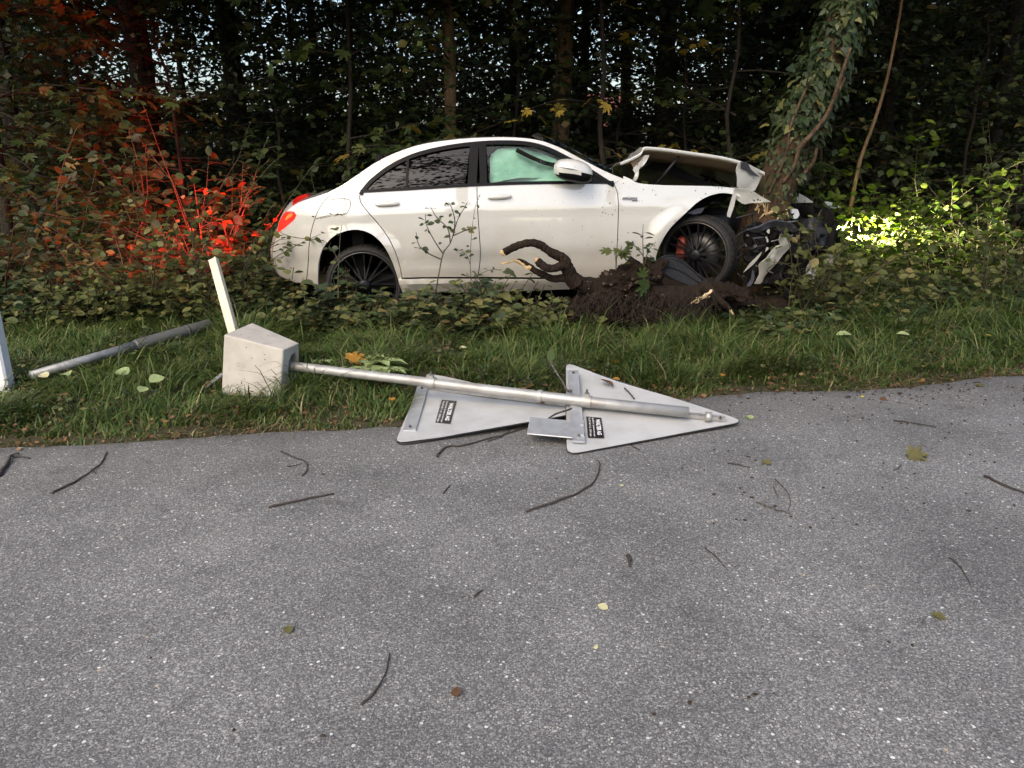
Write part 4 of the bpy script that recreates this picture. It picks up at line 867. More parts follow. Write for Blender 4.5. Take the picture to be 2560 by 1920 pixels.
# door handles
for dd, c in ((RD, (727, 463)), (FD, (1347, 424))):
    x, z = carpt(*Z1(*c)); q = float(side_q(x, z)); tilt = nrm(CL + CU * .05)
    V, F = ellipsoid(carw(x, q - .008, z - .004), (.108, .006, .034), (tilt, CN, np.cross(tilt, CN) * -1), 24, 8); mk('handle_recess', V, F, pm('shaded_recess_paint', (.42, .40, .37), .4), dd)  # recess tone darker than the body, painting in the shadow beneath the handle
    V, F = ellipsoid(carw(x, q + .022, z), (.106, .020, .020), (tilt, CN, np.cross(tilt, CN) * -1), 24, 12, .8); mk('door_handle', V, F, PAINT, dd)
# fuel flap outline as a dark seam
fu = c2([(508, 438), (522, 450), (520, 480), (505, 512), (480, 522), (420, 530), (355, 545)], k=4); fu2 = c2([(508, 438), (470, 434), (420, 440)], k=4)
mb = MB()
for P_ in (fu, fu2): mb.add(*tube([carw(x, float(side_q(x, z)) + .0005, z) for x, z in P_], .0022, 5))
mb.build('fuel_flap_seam', MAT['cabin'], CAR)
# badge on the front wing
def textmesh(body, bold=.0, size=1.0, shear=0.):
    cu = bpy.data.curves.new('lettering', 'FONT'); cu.body = body; cu.size = size; cu.offset = bold; cu.shear = shear; cu.extrude = 0
    ob = bpy.data.objects.new('lettering', cu); COL.objects.link(ob); bpy.context.view_layer.update()
    me = ob.evaluated_get(bpy.context.evaluated_depsgraph_get()).to_mesh(); V = np.array([v.co[:] for v in me.vertices]); F = [tuple(p.vertices) for p in me.polygons]
    ob.to_mesh_clear(); bpy.data.objects.remove(ob); bpy.data.curves.remove(cu); return V, F
def place_text(V, o, ex, ey, wid, hei, en=None, lift=0.):
    lo, hi = V.min(0), V.max(0); s = (V - lo) / np.maximum(hi - lo, 1e-6); en = np.cross(nrm(ex), nrm(ey)) if en is None else en
    return o + np.outer(s[:, 0] * wid, nrm(ex)) + np.outer(s[:, 1] * hei, nrm(ey)) + en * lift
for body, a, wd, hh, nm in (('BITURBO', (174, 537), .132, .024, 'badge'), ('4MATIC+', (250, 546), .052, .010, 'badge')):
    x, z = carpt(*Z2(*a)); q = float(side_q(x, z)); V, F = textmesh(body, .03, shear=.25)
    W = place_text(V, carw(x, q + .006, z), CL, CU, wd, hh); o = mk(nm, W, F, MAT['badge'], CAR, False); solid(o, .008, 0)
# mirror
mx_, mz_ = carpt(*Z1(1748, 278), .14); mc = carw(mx_, .10, mz_)
V, F = ellipsoid(mc, (.165, .105, .092), (nrm(CL - CU * .10), CN, CU), 28, 16, .75)
V = np.asarray(V); k_ = (V - mc) @ CL; V[:, 2] -= np.where(k_ > 0, k_ * .12, 0)
up = [f for f in F if np.mean([V[i][2] for i in f]) > mc[2] - .022]; lo_ = [f for f in F if f not in set(up)]
MR = mk('wing_mirror', V, up, PAINT, CAR); mk('mirror_lower_shell', V, lo_, MAT['trimblack'], MR)
V, F = ellipsoid(mc + CL * -.03 + CN * .012 + CU * .012, (.125, .098, .010), (nrm(CL - CU * .17), CN, CU), 24, 8, .8); mk('indicator_strip', V, F, pm('indicator_lens', (.10, .11, .12), .15, coat=1), MR)
mk('mirror_foot', *box(mc + CL * .10 - CN * .12 - CU * .055, (.07, .09, .018), (CL, CN, CU)), MAT['trimblack'], MR)

# tail lamps
TAILM = pm('tail_lamp_red', (.35, .01, .008), .12, coat=1, emit=(1, .02, .01), es=.7)
TAILB = pm('tail_lamp_bulb_strip', (.9, .15, .04), .3, emit=(1, .09, .015), es=.7)
lp = loop(c2(light + [light[0]], k=3))
for far in (False, True):
    tl = panel('tail_light', lp, TAILM, CAR, gap=0, dq=.006, step=.02, thick=.02, far=far)
    s1 = loop(c2([(160, 552), (172, 528), (192, 517), (202, 521), (196, 534), (176, 545), (164, 556), (160, 552)], k=3), step=.012); panel('lamp_strip', s1, TAILB, tl, gap=0, dq=.009, step=.015, thick=.004, far=far)
    la = bpy.data.lights.new('tail_lamp_light', 'SPOT'); la.energy = 360 if not far else 170; la.color = (1, .006, .003); la.shadow_soft_size = .04; la.spot_size = rad(84); la.spot_blend = .6
    lo2 = bpy.data.objects.new('tail_lamp_light', la); COL.objects.link(lo2)
    x, z = carpt(*Z1(140, 570)); p = carw(x - .10, -.30 if not far else -CW + .3, z); lo2.parent = CAR; lo2.location = tuple(p - BASE[CAR.name])
    lo2.rotation_euler = Vector(tuple(-CL + CU * .06 - CN * (.62 if not far else .3))).to_track_quat('-Z', 'Y').to_euler()

# wheels
def wheel(hub, yaw, lbl, disc=True):
    n = math.cos(yaw) * CN - math.sin(yaw) * CL; fwd = math.cos(yaw) * CL + math.sin(yaw) * CN; ax = (fwd, CU, n); R_ = .345
    wroot = mk('wheel', *lathe([(.02, -.06), (.055, -.05), (.055, .012), (.03, .020), (.005, .021)], hub, ax, 20), MAT['rim'], CAR); wroot['label'] = lbl
    prof = [(.275, -.24), (.305, -.262), (.325, -.255), (.340, -.235), (.345, -.20)]
    for g in (-.17, -.11, -.05): prof += [(.345, g - .012), (.337, g - .010), (.337, g + .010), (.345, g + .012)] if g != -.05 else [(.345, -.05)]
    prof += [(.342, -.028), (.333, -.010), (.322, .003), (.308, .008), (.296, .006), (.288, -.006), (.282, -.02)]
    def rmod(i, j): return -.006 if (j % 3 == 0 and prof[i][0] > .331) else 0
    mk('tyre', *lathe(prof, hub, ax, 132, rmod), MAT['rubber'], wroot)
    mk('rim', *lathe([(.292, -.015), (.292, .004), (.282, .006), (.274, -.004), (.270, -.03), (.262, -.10), (.262, -.22)], hub, ax, 64), MAT['rim'], wroot)
    mk('rim_lip', *lathe([(.293, .003), (.290, .0085), (.2855, .0085), (.283, .004)], hub, ax, 64), MAT['rimlip'], wroot)
    for k in range(10):
        a = 2 * math.pi * k / 10 + .15; mb = MB()
        for da in (-.13, .13):
            d0 = math.cos(a) * fwd + math.sin(a) * CU; d1 = math.cos(a + da) * fwd + math.sin(a + da) * CU
            p0, p1 = hub + d0 * .045 + n * -.008, hub + d1 * .276 + n * -.006; pm_ = (p0 + p1) / 2 + n * -.018; tt = np.cross(n, nrm(p1 - p0))
            pts = [p0, pm_, p1]; Vv = []
            for p, wd in zip(pts, (.008, .007, .010)):
                Vv += [p - tt * wd - n * .016, p - tt * wd * .7 + n * .006, p + tt * wd * .7 + n * .006, p + tt * wd - n * .016]
            Ff = [(4 * i + j, 4 * i + (j + 1) % 4, 4 * i + 4 + (j + 1) % 4, 4 * i + 4 + j) for i in range(2) for j in range(4)]
            mb.add(Vv, Ff)
        mb.build('spoke', MAT['rim'], wroot, False)
    if disc:
        mk('brake_disc', *lathe([(.08, -.10), (.195, -.10), (.195, -.13), (.08, -.13)], hub, ax, 40), MAT['disc'], wroot)
        c = hub - fwd * .165 + CU * .03 - n * .11; V, F = ellipsoid(c, (.045, .12, .045), (fwd, CU, n), 14, 10, .5); mk('brake_caliper', V, F, MAT['caliper'], wroot)
    return wroot
WR = wheel(carw(RX, -.06, RZ), 0.0, 'rear wheel with black spokes sunk in the brambles', False)
WF = wheel(carw(FX, -.05, FZ), rad(37), 'front wheel turned outwards under the torn wing')
wheel(carw(RX, -CW + .26, RZ), 0.0, 'far rear wheel', False)
# wheel housings
for P_, nm in ((AR, 'wheel_housing'), (AF, 'wheel_housing')):
    P_ = resamp(P_, .05)[1:-2]; V = []
    for x, z in P_:
        q = float(side_q(x, z)) - .012; V += [carw(x, q, z), carw(x, -.55, z)]
    F = [(2 * i, 2 * i + 1, 2 * i + 3, 2 * i + 2) for i in range(len(P_) - 1)]
    F.append(tuple(2 * i + 1 for i in range(len(P_))))
    mk(nm, V, F, MAT['cabin'], CAR)

# ---------------- crumpled front
def shard(name, pts, Z, q, mat, parent, amp=.02, seed=0, thick=.006, step=.03, tilt=(0, 0), label=None, k=1):
    """a torn sheet: outline traced at distance q from the car's side, tilted and crumpled"""
    P = np.array([cray(*Z(*p), q) for p in pts]); P = loop(np.vstack([spline(P, k, True) if k > 1 else P, (P[:1] if k == 1 else spline(P, k, True)[:1])]), step=step)
    V2, F = fill(P if area2(P) > 0 else P[::-1], step); c = P.mean(0); V = []
    for x, z in V2:
        nz = mnoise.noise(Vector((x * 6 + seed * 7.1, z * 6, seed))) + (.9 if amp > .05 else 0) * abs(mnoise.noise(Vector((x * 24, z * 24, seed)))) + .5 * mnoise.noise(Vector((x * 15, z * 15, seed + 3)))
        V.append(carw(x, q + tilt[0] * (x - c[0]) + tilt[1] * (z - c[1]) + amp * nz, z))
    o = mk(name, V, F, mat, parent); solid(o, thick, 0)
    if label: o['label'] = label
    return o
# bonnet: pushed up into a tent, far side lower
near = [(160, 245), (250, 205), (322, 166), (346, 123), (420, 123), (500, 130), (620, 146), (800, 172), (960, 196), (1090, 228), (1180, 262), (1300, 322)]
NP = np.array([cray(*Z2(*p), -.20) for p in near]); NP = spline(NP, 3); rr = np.random.RandomState(5); V = []; nq = 14
for i, (x, z) in enumerate(NP):
    for j in range(nq + 1):
        t = j / nq; q = -.20 - t * 1.36; drop = .30 * t ** 1.2 - .06 * math.sin(math.pi * t)
        cr = (.03 * mnoise.noise(Vector((x * 7, q * 6, 2))) - .035 * abs(mnoise.noise(Vector((x * 4 + q * 3, q * 4 - x * 2, 9))))) * min(1, t * 5)
        V.append(carw(x + .06 * t, q, z - drop + cr))
n1 = nq + 1; F = [(i * n1 + j, i * n1 + j + 1, (i + 1) * n1 + j + 1, (i + 1) * n1 + j) for i in range(len(NP) - 1) for j in range(nq)]
HD = mk('bonnet', V, F, PAINT, CAR); HD['label'] = 'bonnet buckled up like a tent, its underside showing'; solid(HD, .012, 1)
# its folded lip and inner frame
lipV = []
for i, (x, z) in enumerate(NP):
    lipV += [carw(x, -.198, z + .004), carw(x, -.190, z - .022), carw(x, -.23, z - .030)]
mk('bonnet_lip', lipV, [(3 * i + j, 3 * i + j + 1, 3 * i + 4 + j, 3 * i + 3 + j) for i in range(len(NP) - 1) for j in range(2)], PAINT, HD)
inV = []
sub = [k for k in range(len(NP)) if 9 <= k <= 28]
for k in sub:
    x, z = NP[k]
    for j, (q, dz) in enumerate(((-.23, -.030), (-.36, -.085), (-.50, -.12), (-.56, -.10))): inV.append(carw(x + .02 * j, q, z + dz))
o = mk('bonnet_frame', inV, [(4 * i + j, 4 * i + j + 1, 4 * i + 5 + j, 4 * i + 4 + j) for i in range(len(sub) - 1) for j in range(3)], MAT['hoodin'], HD); solid(o, .008, 0)
shard('bonnet_fold', [(1090, 228), (1180, 258), (1305, 318), (1290, 372), (1240, 470), (1180, 462), (1078, 440), (1070, 360), (1055, 300), (1065, 262)], Z2, -.17, PAINT, HD, .02, 3, tilt=(-.35, .2), label='scraped front fold of the bonnet pressed against the trunk')
shard('scrape', [(1095, 236), (1160, 238), (1190, 290), (1250, 335), (1280, 360), (1200, 340), (1150, 300), (1100, 296)], Z2, -.135, MAT['greyplastic'], HD, .012, 4, tilt=(-.35, .2), thick=.003)
shard('bonnet_liner', [(340, 285), (430, 215), (520, 232), (640, 300), (780, 365), (920, 422), (800, 422), (620, 368), (480, 318)], Z2, -.95, MAT['greyplastic'], HD, .02, 6, tilt=(.0, .5))
shard('bonnet_liner', [(640, 230), (840, 262), (990, 275), (1050, 330), (1070, 420), (960, 424), (800, 350), (680, 290)], Z2, -1.15, MAT['cabin'], HD, .02, 7)
mb = MB(); a, b_ = cray(*Z2(642, 168), -.26), cray(*Z2(448, 412), -.30); mb.add(*tube([carw(a[0], -.26, a[1]), carw(b_[0], -.30, b_[1])], .013, 8)); mb.build('gas_strut', MAT['plastic'], CAR)
shard('bonnet_hinge', [(258, 378), (284, 390), (304, 338), (304, 296), (345, 266), (376, 218), (392, 180), (350, 184), (330, 214), (300, 250), (262, 284), (258, 300), (278, 326), (272, 352)], Z2, -.22, PAINT, CAR, .02, 40, thick=.012, step=.02)
shard('hinge_plate', [(240, 240), (330, 190), (392, 182), (372, 222), (330, 262), (300, 300), (268, 292)], Z2, -.26, MAT['hoodin'], CAR, .02, 8)
# wing tip torn into spikes
shard('wing_tip', [(1060, 440), (1120, 452), (1165, 448), (1215, 478), (1340, 550), (1270, 556), (1190, 560), (1150, 575), (1105, 548), (1060, 500)], Z2, -.02, PAINT, CAR, .035, 9, tilt=(.25, .3), label='torn tip of the front wing sticking out like a spike')
shard('torn_bracket', [(1050, 478), (1078, 482), (1062, 580), (1030, 676), (1000, 668), (1012, 618)], Z2, -.04, PAINT, CAR, .012, 10, tilt=(0, .1))
shard('wing_liner', [(690, 640), (760, 608), (830, 595), (800, 640), (740, 652)], Z2, -.10, MAT['greyplastic'], CAR, .012, 11)
# dark broken carrier, bumper skin and lamp around the trunk
shard('bumper_carrier', [(1150, 770), (1260, 735), (1370, 690), (1480, 712), (1540, 735), (1590, 775), (1540, 800), (1500, 775), (1400, 740), (1300, 770), (1220, 790)], Z2, .12, MAT['greyplastic'], CAR, .04, 12, thick=.02, tilt=(-.2, .6), label='cracked dark grey bumper carrier bent round the trunk')
shard('bumper_skin', [(1410, 800), (1470, 820), (1512, 905), (1420, 1020), (1330, 1120), (1280, 1200), (1215, 1198), (1260, 1120), (1240, 1040), (1330, 960), (1390, 900), (1430, 890), (1400, 850)], Z2, .10, PAINT, CAR, .035, 13, tilt=(-.3, .25), label='torn white bumper skin hanging beside the front wheel')
shard('bumper_skin', [(1125, 1105), (1180, 1035), (1285, 950), (1270, 985), (1190, 1060)], Z2, .14, PAINT, CAR, .012, 14, tilt=(-.3, 0))
shard('bumper_skin', [(1205, 1085), (1222, 1120), (1215, 1180), (1180, 1225), (1150, 1222), (1190, 1170)], Z2, .16, MAT['greyplastic'], CAR, .015, 15)
for i, (pts, q, mt) in enumerate((
    ([(1130, 800), (1240, 760), (1400, 780), (1410, 880), (1300, 960), (1190, 1010), (1150, 960), (1140, 880)], -.12, 'cabin'),
    ([(1500, 590), (1680, 575), (1810, 600), (1840, 720), (1830, 900), (1770, 940), (1650, 960), (1560, 880), (1520, 780)], -.80, 'cabin'),
    ([(1560, 700), (1660, 680), (1760, 700), (1800, 850), (1700, 930), (1600, 880)], -.50, 'plastic'),
    ([(1180, 990), (1300, 960), (1420, 1010), (1460, 1180), (1330, 1220), (1190, 1200)], -.30, 'cabin'))):
    shard('crushed_front', pts, Z2, q, MAT[mt], CAR, .10, 20 + i, thick=.05, step=.04)
shard('far_wing', [(1535, 560), (1560, 480), (1620, 510), (1680, 556)], Z2, -1.25, PAINT, CAR, .02, 25, tilt=(.3, 0))
shard('headlight', [(1775, 548), (1830, 556), (1895, 590), (1860, 602), (1800, 600), (1780, 585)], Z2, -1.35, MAT['lens'], CAR, .015, 26, thick=.03)
shard('headlight', [(1505, 600), (1560, 610), (1575, 650), (1550, 690), (1510, 680)], Z2, -.35, MAT['lens'], CAR, .02, 27, thick=.03)
for k in range(5):
    a, b_ = cray(*Z2(1838 + k * 11, 690 + k * 4), -1.0), cray(*Z2(1848 + k * 11, 930 - k * 14), -.98); mk('grille_bar', *tube([carw(a[0], -1.0, a[1]), carw(b_[0], -.98, b_[1])], .006, 6), MAT['trimblack'], CAR)
shard('bumper_skin', [(1790, 890), (1820, 905), (1850, 985), (1830, 1060), (1800, 1085), (1785, 1000)], Z2, -.85, PAINT, CAR, .02, 28)
shard('bumper_skin', [(1640, 1000), (1740, 1050), (1720, 1100), (1680, 1170), (1600, 1150), (1610, 1070)], Z2, -.55, PAINT, CAR, .03, 29)
shard('number_plate_scrap', [(1525, 825), (1570, 810), (1578, 845), (1535, 855)], Z2, .0, MAT['white'], CAR, .004, 30)
for i, (pts, q, mt) in enumerate((
    ([(1120, 770), (1230, 700), (1330, 745), (1420, 760), (1380, 860), (1300, 900), (1270, 980), (1180, 1040), (1130, 1010), (1150, 900)], .03, 'cabin'),
    ([(1380, 800), (1450, 770), (1560, 790), (1570, 900), (1500, 1010), (1440, 1090), (1420, 1190), (1330, 1200), (1360, 1100), (1440, 960)], .02, 'cabin'),
    ([(1190, 1020), (1300, 1000), (1360, 1060), (1330, 1190), (1200, 1205), (1150, 1130)], .0, 'cabin'),
    ([(1480, 780), (1600, 770), (1680, 820), (1660, 930), (1560, 960), (1500, 900)], -.05, 'plastic'),
    ([(1440, 1000), (1560, 960), (1640, 1010), (1600, 1120), (1500, 1190), (1430, 1150)], -.08, 'cabin'))):
    shard('crushed_front', pts, Z2, q, MAT[mt], CAR, .07, 50 + i, thick=.03, step=.03)
rw = np.random.RandomState(12)
for k in range(12):
    c = np.array((rw.uniform(1150, 1600), rw.uniform(740, 1060))); pts = []
    for j in range(4): c = c + rw.normal(0, 55, 2); x, z = cray(*Z2(*c), .08); pts.append(carw(x, .06 + rw.uniform(0, .06), z))
    mk('torn_cable', *tube(spline(pts, 4), .005 + .004 * rw.uniform(), 5), MAT['plastic' if k % 3 else 'steel'], CAR)
r = np.random.RandomState(9)
for k in range(14):
    c = np.array((r.uniform(1150, 1460), r.uniform(770, 1000))); a = r.uniform(0, 6.28, 5); a.sort(); pts = [(c[0] + math.cos(q) * r.uniform(8, 26), c[1] + math.sin(q) * r.uniform(8, 26)) for q in a]
    try: shard('paint_fragment', pts, Z2, .07 + r.uniform(-.02, .06), PAINT if k % 3 else MAT['steel'], CAR, .005, 31 + k, thick=.003, step=.02)
    except Exception: pass
# engine lumps under the bonnet
for k in range(7):
    c = carw(1.5 + .11 * k, -.45 - .13 * (k % 4), .82 + .04 * (k % 3)); V, F = ellipsoid(c, (.16, .13, .11), (CL, CN, CU), 12, 8, .5); mk('engine_part', V, F, MAT['cabin'] if k % 2 else MAT['plastic'], CAR)
# working headlamp on the far side, throwing its beam into the shrubs
hp = carw(*[(p[0], -1.50, p[1] - .02) for p in [cray(*Z2(1800, 770), -1.5)]][0])
V, F = ellipsoid(hp - CL * .05, (.05, .08, .06), (CL, CN, CU), 14, 10); mk('headlight_reflector', V, F, MAT['lens'], CAR)
hl = bpy.data.lights.new('headlamp_beam', 'SPOT'); hl.energy = 3200; hl.color = (1.0, .90, .58); hl.spot_size = rad(72); hl.spot_blend = 1.0; hl.shadow_soft_size = .04
ho = bpy.data.objects.new('headlamp_beam', hl); COL.objects.link(ho); ho.parent = CAR; ho.location = tuple(hp + CL * .06 - BASE[CAR.name]); ho.rotation_euler = Vector(tuple(CL + CN * .12 + CU * .03)).to_track_quat('-Z', 'Y').to_euler()
# ------------------------------------------------------------------ the leaning tree the car hit
def ypts(pts, Z, yf): return [dy(*Z(*p), yf(i)) for i, p in enumerate(pts)]
ctr = [(455, 1270), (480, 1170), (520, 1040), (565, 900), (610, 770), (665, 640), (715, 520), (775, 400), (830, 260), (890, 100), (945, -60), (1050, -420), (1130, -800)]
TY = 7.52
tp = np.array([dy(*Z8(*p), TY + .02 * i) for i, p in enumerate(ctr)]); g_ = np.array([tp[0][0] - .06, TY, gh(tp[0][0], TY) - .08])
tp = np.vstack([g_, tp]); trr = np.array([.27, .235, .205, .19, .178, .172, .165, .158, .152, .147, .143, .14, .12, .10]) * 1.03
LT = thing('leaning_tree', 'ivy-clad tree leaning over the crushed bonnet, its bark torn at the base', 'tree', g_)
tps = spline(tp, 5); trs = np.interp(np.linspace(0, 1, len(tps)), np.linspace(0, 1, len(trr)), trr); V, F = tube(tps, trs, 28)
V = np.asarray(V); c_ = np.repeat(tps, 28, 0)
for i in range(len(V)):
    d = V[i] - c_[i]; n_ = mnoise.noise(Vector(V[i] * 3.5)) * .16 + mnoise.noise(Vector((V[i][0] * 14, V[i][1] * 14, V[i][2] * 4))) * .12 + mnoise.noise(Vector(V[i] * 26)) * .05
    V[i] = c_[i] + d * (1 + n_)
mk('trunk', V, F, MAT['barklean'], LT)
def stemtube(pts, Z, y, rr, mat, name, parent, seg=9, wob=.12, k=5):
    P = spline(np.array([dy(*Z(*p), y + (0 if np.isscalar(y) else 0)) for p in pts]), k); R_ = np.interp(np.linspace(0, 1, len(P)), np.linspace(0, 1, len(rr)), rr)
    V, F = tube(P, R_, seg, wob=wob, seed=len(pts)); return mk(name, V, F, mat, parent)
stemtube([(560, 1000), (625, 900), (650, 810), (720, 730), (785, 650), (830, 560), (870, 440), (930, 260)], Z8, 7.36, (.014, .018, .022, .022, .019, .017, .015, .012), MAT['vine'], 'ivy_stem', LT)
stemtube([(630, 985), (690, 930), (730, 880), (750, 790), (790, 690), (840, 560), (900, 420)], Z8, 7.48, (.022, .020, .016, .015, .015, .014, .012), MAT['vine'], 'ivy_stem', LT)
stemtube([(480, 1060), (530, 960), (580, 830), (600, 700), (640, 590), (690, 480)], Z8, 7.38, (.013, .014, .013, .013, .012, .009), MAT['vine'], 'ivy_stem', LT)
stemtube([(650, 1000), (670, 880), (710, 760), (760, 640)], Z8, 7.66, (.085, .08, .07, .05), MAT['barklean'], 'side_stem', LT, 14)
Tn = len(tps)
leaves_obj('ivy', [ivy_on(tps, trs, .40, .98, 2100, .080, 301, .045), ivy_on(tps, trs, .26, .5, 420, .060, 302, .025), ivy_on(tps, trs, .14, .3, 110, .05, 303, .02)], LEAF['ivy'], LT)
# wounds with raw wood
r = np.random.RandomState(41); mb = MB()
for k in range(20):
    a = np.array(dy(*Z8(r.uniform(380, 600), r.uniform(1105, 1190)), 7.27 + r.uniform(0, .05))); d = nrm(np.array([r.normal(0, .45), -.3 + r.normal(0, .2), r.choice([-1, 1]) * r.uniform(.6, 1)])); ln = r.uniform(.03, .13)
    mb.add(*tube([a, a + d * ln * .5, a + d * ln], [r.uniform(.006, .013), .007, .001], 4, wob=.4, seed=k))
o = mb.build('splintered_wood', MAT['rawwood'], LT, False); o['kind'] = 'stuff'
mb = MB(); mb.add(*tube([dy(*Z2(1310, 655), 7.2), dy(*Z2(1350, 635), 7.15), dy(*Z2(1402, 605), 7.1)], [.014, .012, .007], 6, wob=.2)); mb.build('splinter', MAT['rawwood'], LT, False)
f = Foliage(305)                                                     # upper crown out of the frame
for k in range(4): f.cloud(tps[-1] + np.array([r.normal(.5, 1), r.normal(0, 1), r.normal(1.0, .6)]), (1.8, 1.8, 1.0), 350, .18)
leaves_obj('crown', [f.arrays(T_LOW)], LEAF['forest'], LT)

# ------------------------------------------------------------------ uprooted stump
SY = 6.42
sb = dy(*Z5(1200, 760), SY); sb[2] = gh(sb[0], SY)
ST = thing('uprooted_stump', 'dark uprooted tree stump with snapped roots and soil in front of the front wheel', 'stump', sb)
def root(pts, rr, name='root', y0=SY, dyy=None, mat='root', wob=.10, seg=12):
    P = np.array([dy(*Z5(*p), y0 + (dyy[i] if dyy else 0)) for i, p in enumerate(pts)]); Ps = spline(P, 5); R_ = np.interp(np.linspace(0, 1, len(Ps)), np.linspace(0, 1, len(rr)), rr)
    V, F = tube(Ps, R_, seg, wob=wob, seed=len(pts) * 7); return mk(name, V, F, MAT[mat], ST), Ps
root([(760, 470), (715, 410), (690, 350), (672, 300), (640, 262), (560, 222), (490, 175), (425, 150), (340, 158), (260, 188), (190, 226)], (.075, .062, .055, .050, .042, .036, .034, .033, .032, .031, .030), dyy=[0, -.02, -.04, -.05, -.06, -.08, -.09, -.1, -.1, -.1, -.1])
root([(690, 320), (640, 332), (580, 350), (520, 345), (480, 315), (450, 288)], (.045, .036, .033, .034, .034, .030), dyy=[-.05, -.09, -.12, -.13, -.13, -.13])
root([(740, 450), (660, 425), (580, 432), (510, 405), (440, 372), (390, 335), (330, 300), (290, 290)], (.05, .036, .030, .028, .026, .025, .022, .018), dyy=[-.02] * 8)
for c_, dr, rr_, ln in (((188, 227), (-1, .25), .026, .03), ((448, 286), (-.6, .7), .026, .02), ((292, 292), (-1, .3), .018, .03)):
    a = np.array(dy(*Z5(*c_), SY - .10 if c_[0] < 500 and c_[1] < 290 else SY - .02)); d = nrm([dr[0], -.3, dr[1]]); mk('broken_end', *tube([a - d * .01, a + d * ln * .6, a + d * ln], [rr_ * 1.02, rr_ * .9, rr_ * .45], 9, wob=.22), MAT['rawwood'], ST, False)
P = np.array([dy(*Z5(*p), SY - .03) for p in ((400, 350), (340, 318), (285, 290), (240, 300), (165, 315))]); mk('broken_end', *tube(spline(P, 3), np.interp(np.linspace(0, 1, 13), (0, .4, .6, 1), (.020, .017, .008, .009)), 7, wob=.3), MAT['rawwood'], ST, False)
root([(720, 430), (800, 480), (900, 500), (1000, 520), (1200, 560), (1400, 570), (1560, 580), (1700, 560), (1800, 520)], (.06, .072, .085, .095, .11, .105, .095, .085, .06), 'stump_log', dyy=[0, .02, .05, .05, .02, -.02, -.03, 0, .05], seg=18)
root([(1700, 540), (1790, 500), (1850, 560), (1900, 610), (1950, 650), (1990, 695)], (.05, .05, .038, .03, .024, .014), dyy=[-.02, -.06, -.1, -.12, -.12, -.12])
mk('broken_end', *tube([dy(*Z5(1976, 680), SY - .13), dy(*Z5(2002, 715), SY - .13)], [.013, .006], 6), MAT['rawwood'], ST, False)
mb = MB(); r = np.random.RandomState(43)
for k in range(16):
    a = np.array(dy(*Z5(r.uniform(1680, 1830), 0), SY - .14)); u_ = r.uniform(1675, 1830); v_ = 620 - (u_ - 1680) * .52 + r.normal(0, 9); a = np.array(dy(*Z5(u_, v_), SY - .13)); d = nrm([.8, -.2 + r.normal(0, .2), .45 + r.normal(0, .2)]); ln = r.uniform(.03, .08)
    mb.add(*tube([a - d * ln / 2, a, a + d * ln / 2], [.004, .011, .003], 5, wob=.3, seed=k))
mb.build('splintered_wood', pm('bright_split_wood', (.62, .50, .30), .8, noise=.7, nscale=30, col2=(.35, .22, .10)), ST, False)
# clinging soil: rough mass
def soilmass(name, blobs, parent, mat, seed, amp=.05, sub=84, lab=None):
    mbm = MB()
    for i, (c, rr) in enumerate(blobs):
        V, F = ellipsoid(np.zeros(3), (1, 1, 1), None, sub, sub // 2); out = []
        for v in V:
            p = np.array(c) + v * np.array(rr); s = p * 5 + seed
            n_ = mnoise.noise(Vector(s)) * .55 + mnoise.noise(Vector(p * 12 + seed)) * .5 + mnoise.noise(Vector(p * 27)) * .42 + abs(mnoise.noise(Vector(p * 55))) * .38
            out.append(p + v * amp * 2 * n_)
        mbm.add(out, F)
    return mbm.build(name, mat, parent)
bl = []
for (x_, y_), rr in (((1130, 470), (.19, .17, .11)), ((1280, 420), (.16, .18, .12)), ((1000, 560), (.17, .17, .08)), ((1180, 550), (.20, .14, .07)), ((900, 650), (.20, .18, .07)), ((760, 720), (.22, .2, .04)), ((1360, 350), (.10, .14, .09)), ((1960, 540), (.16, .2, .06)), ((1030, 690), (.18, .16, .035))):
    bl.append((dy(*Z5(x_, y_), SY + .07), rr))
o = soilmass('clinging_soil', bl, ST, MAT['soil'], 3.3); o['kind'] = 'stuff'
mb = MB()
for k in range(420):                                                  # fine hanging rootlets
    a = np.array(dy(*Z5(r.uniform(760, 1850), r.uniform(520, 700)), SY - .12 - r.uniform(0, .05))); d = np.array([r.normal(-.2, .6), r.normal(-.2, .2), -1]); ln = r.uniform(.05, .2)
    pts = [a, a + d * ln * .5 + r.normal(0, .012, 3), a + d * ln + r.normal(0, .02, 3)]; mb.add(*tube(pts, [.0028, .002, .001], 3, False))
o = mb.build('rootlets', pm('rootlets', (.024, .014, .009), .9), ST); o['kind'] = 'stuff'
# stones and crumbs in the soil
mb = MB()
for k in range(50):
    a = np.array(dy(*Z5(r.uniform(850, 1450), r.uniform(380, 640)), SY - .10 - r.uniform(0, .04))); s = r.uniform(.005, .017); V, F = ellipsoid(a, (s * r.uniform(.8, 1.4), s, s * .8), None, 7, 5); mb.add(V, F)
o = mb.build('pebbles', pm('soil_pebbles', (.055, .038, .026), .9, noise=.8, nscale=12, col2=(.02, .014, .01)), ST); o['kind'] = 'stuff'
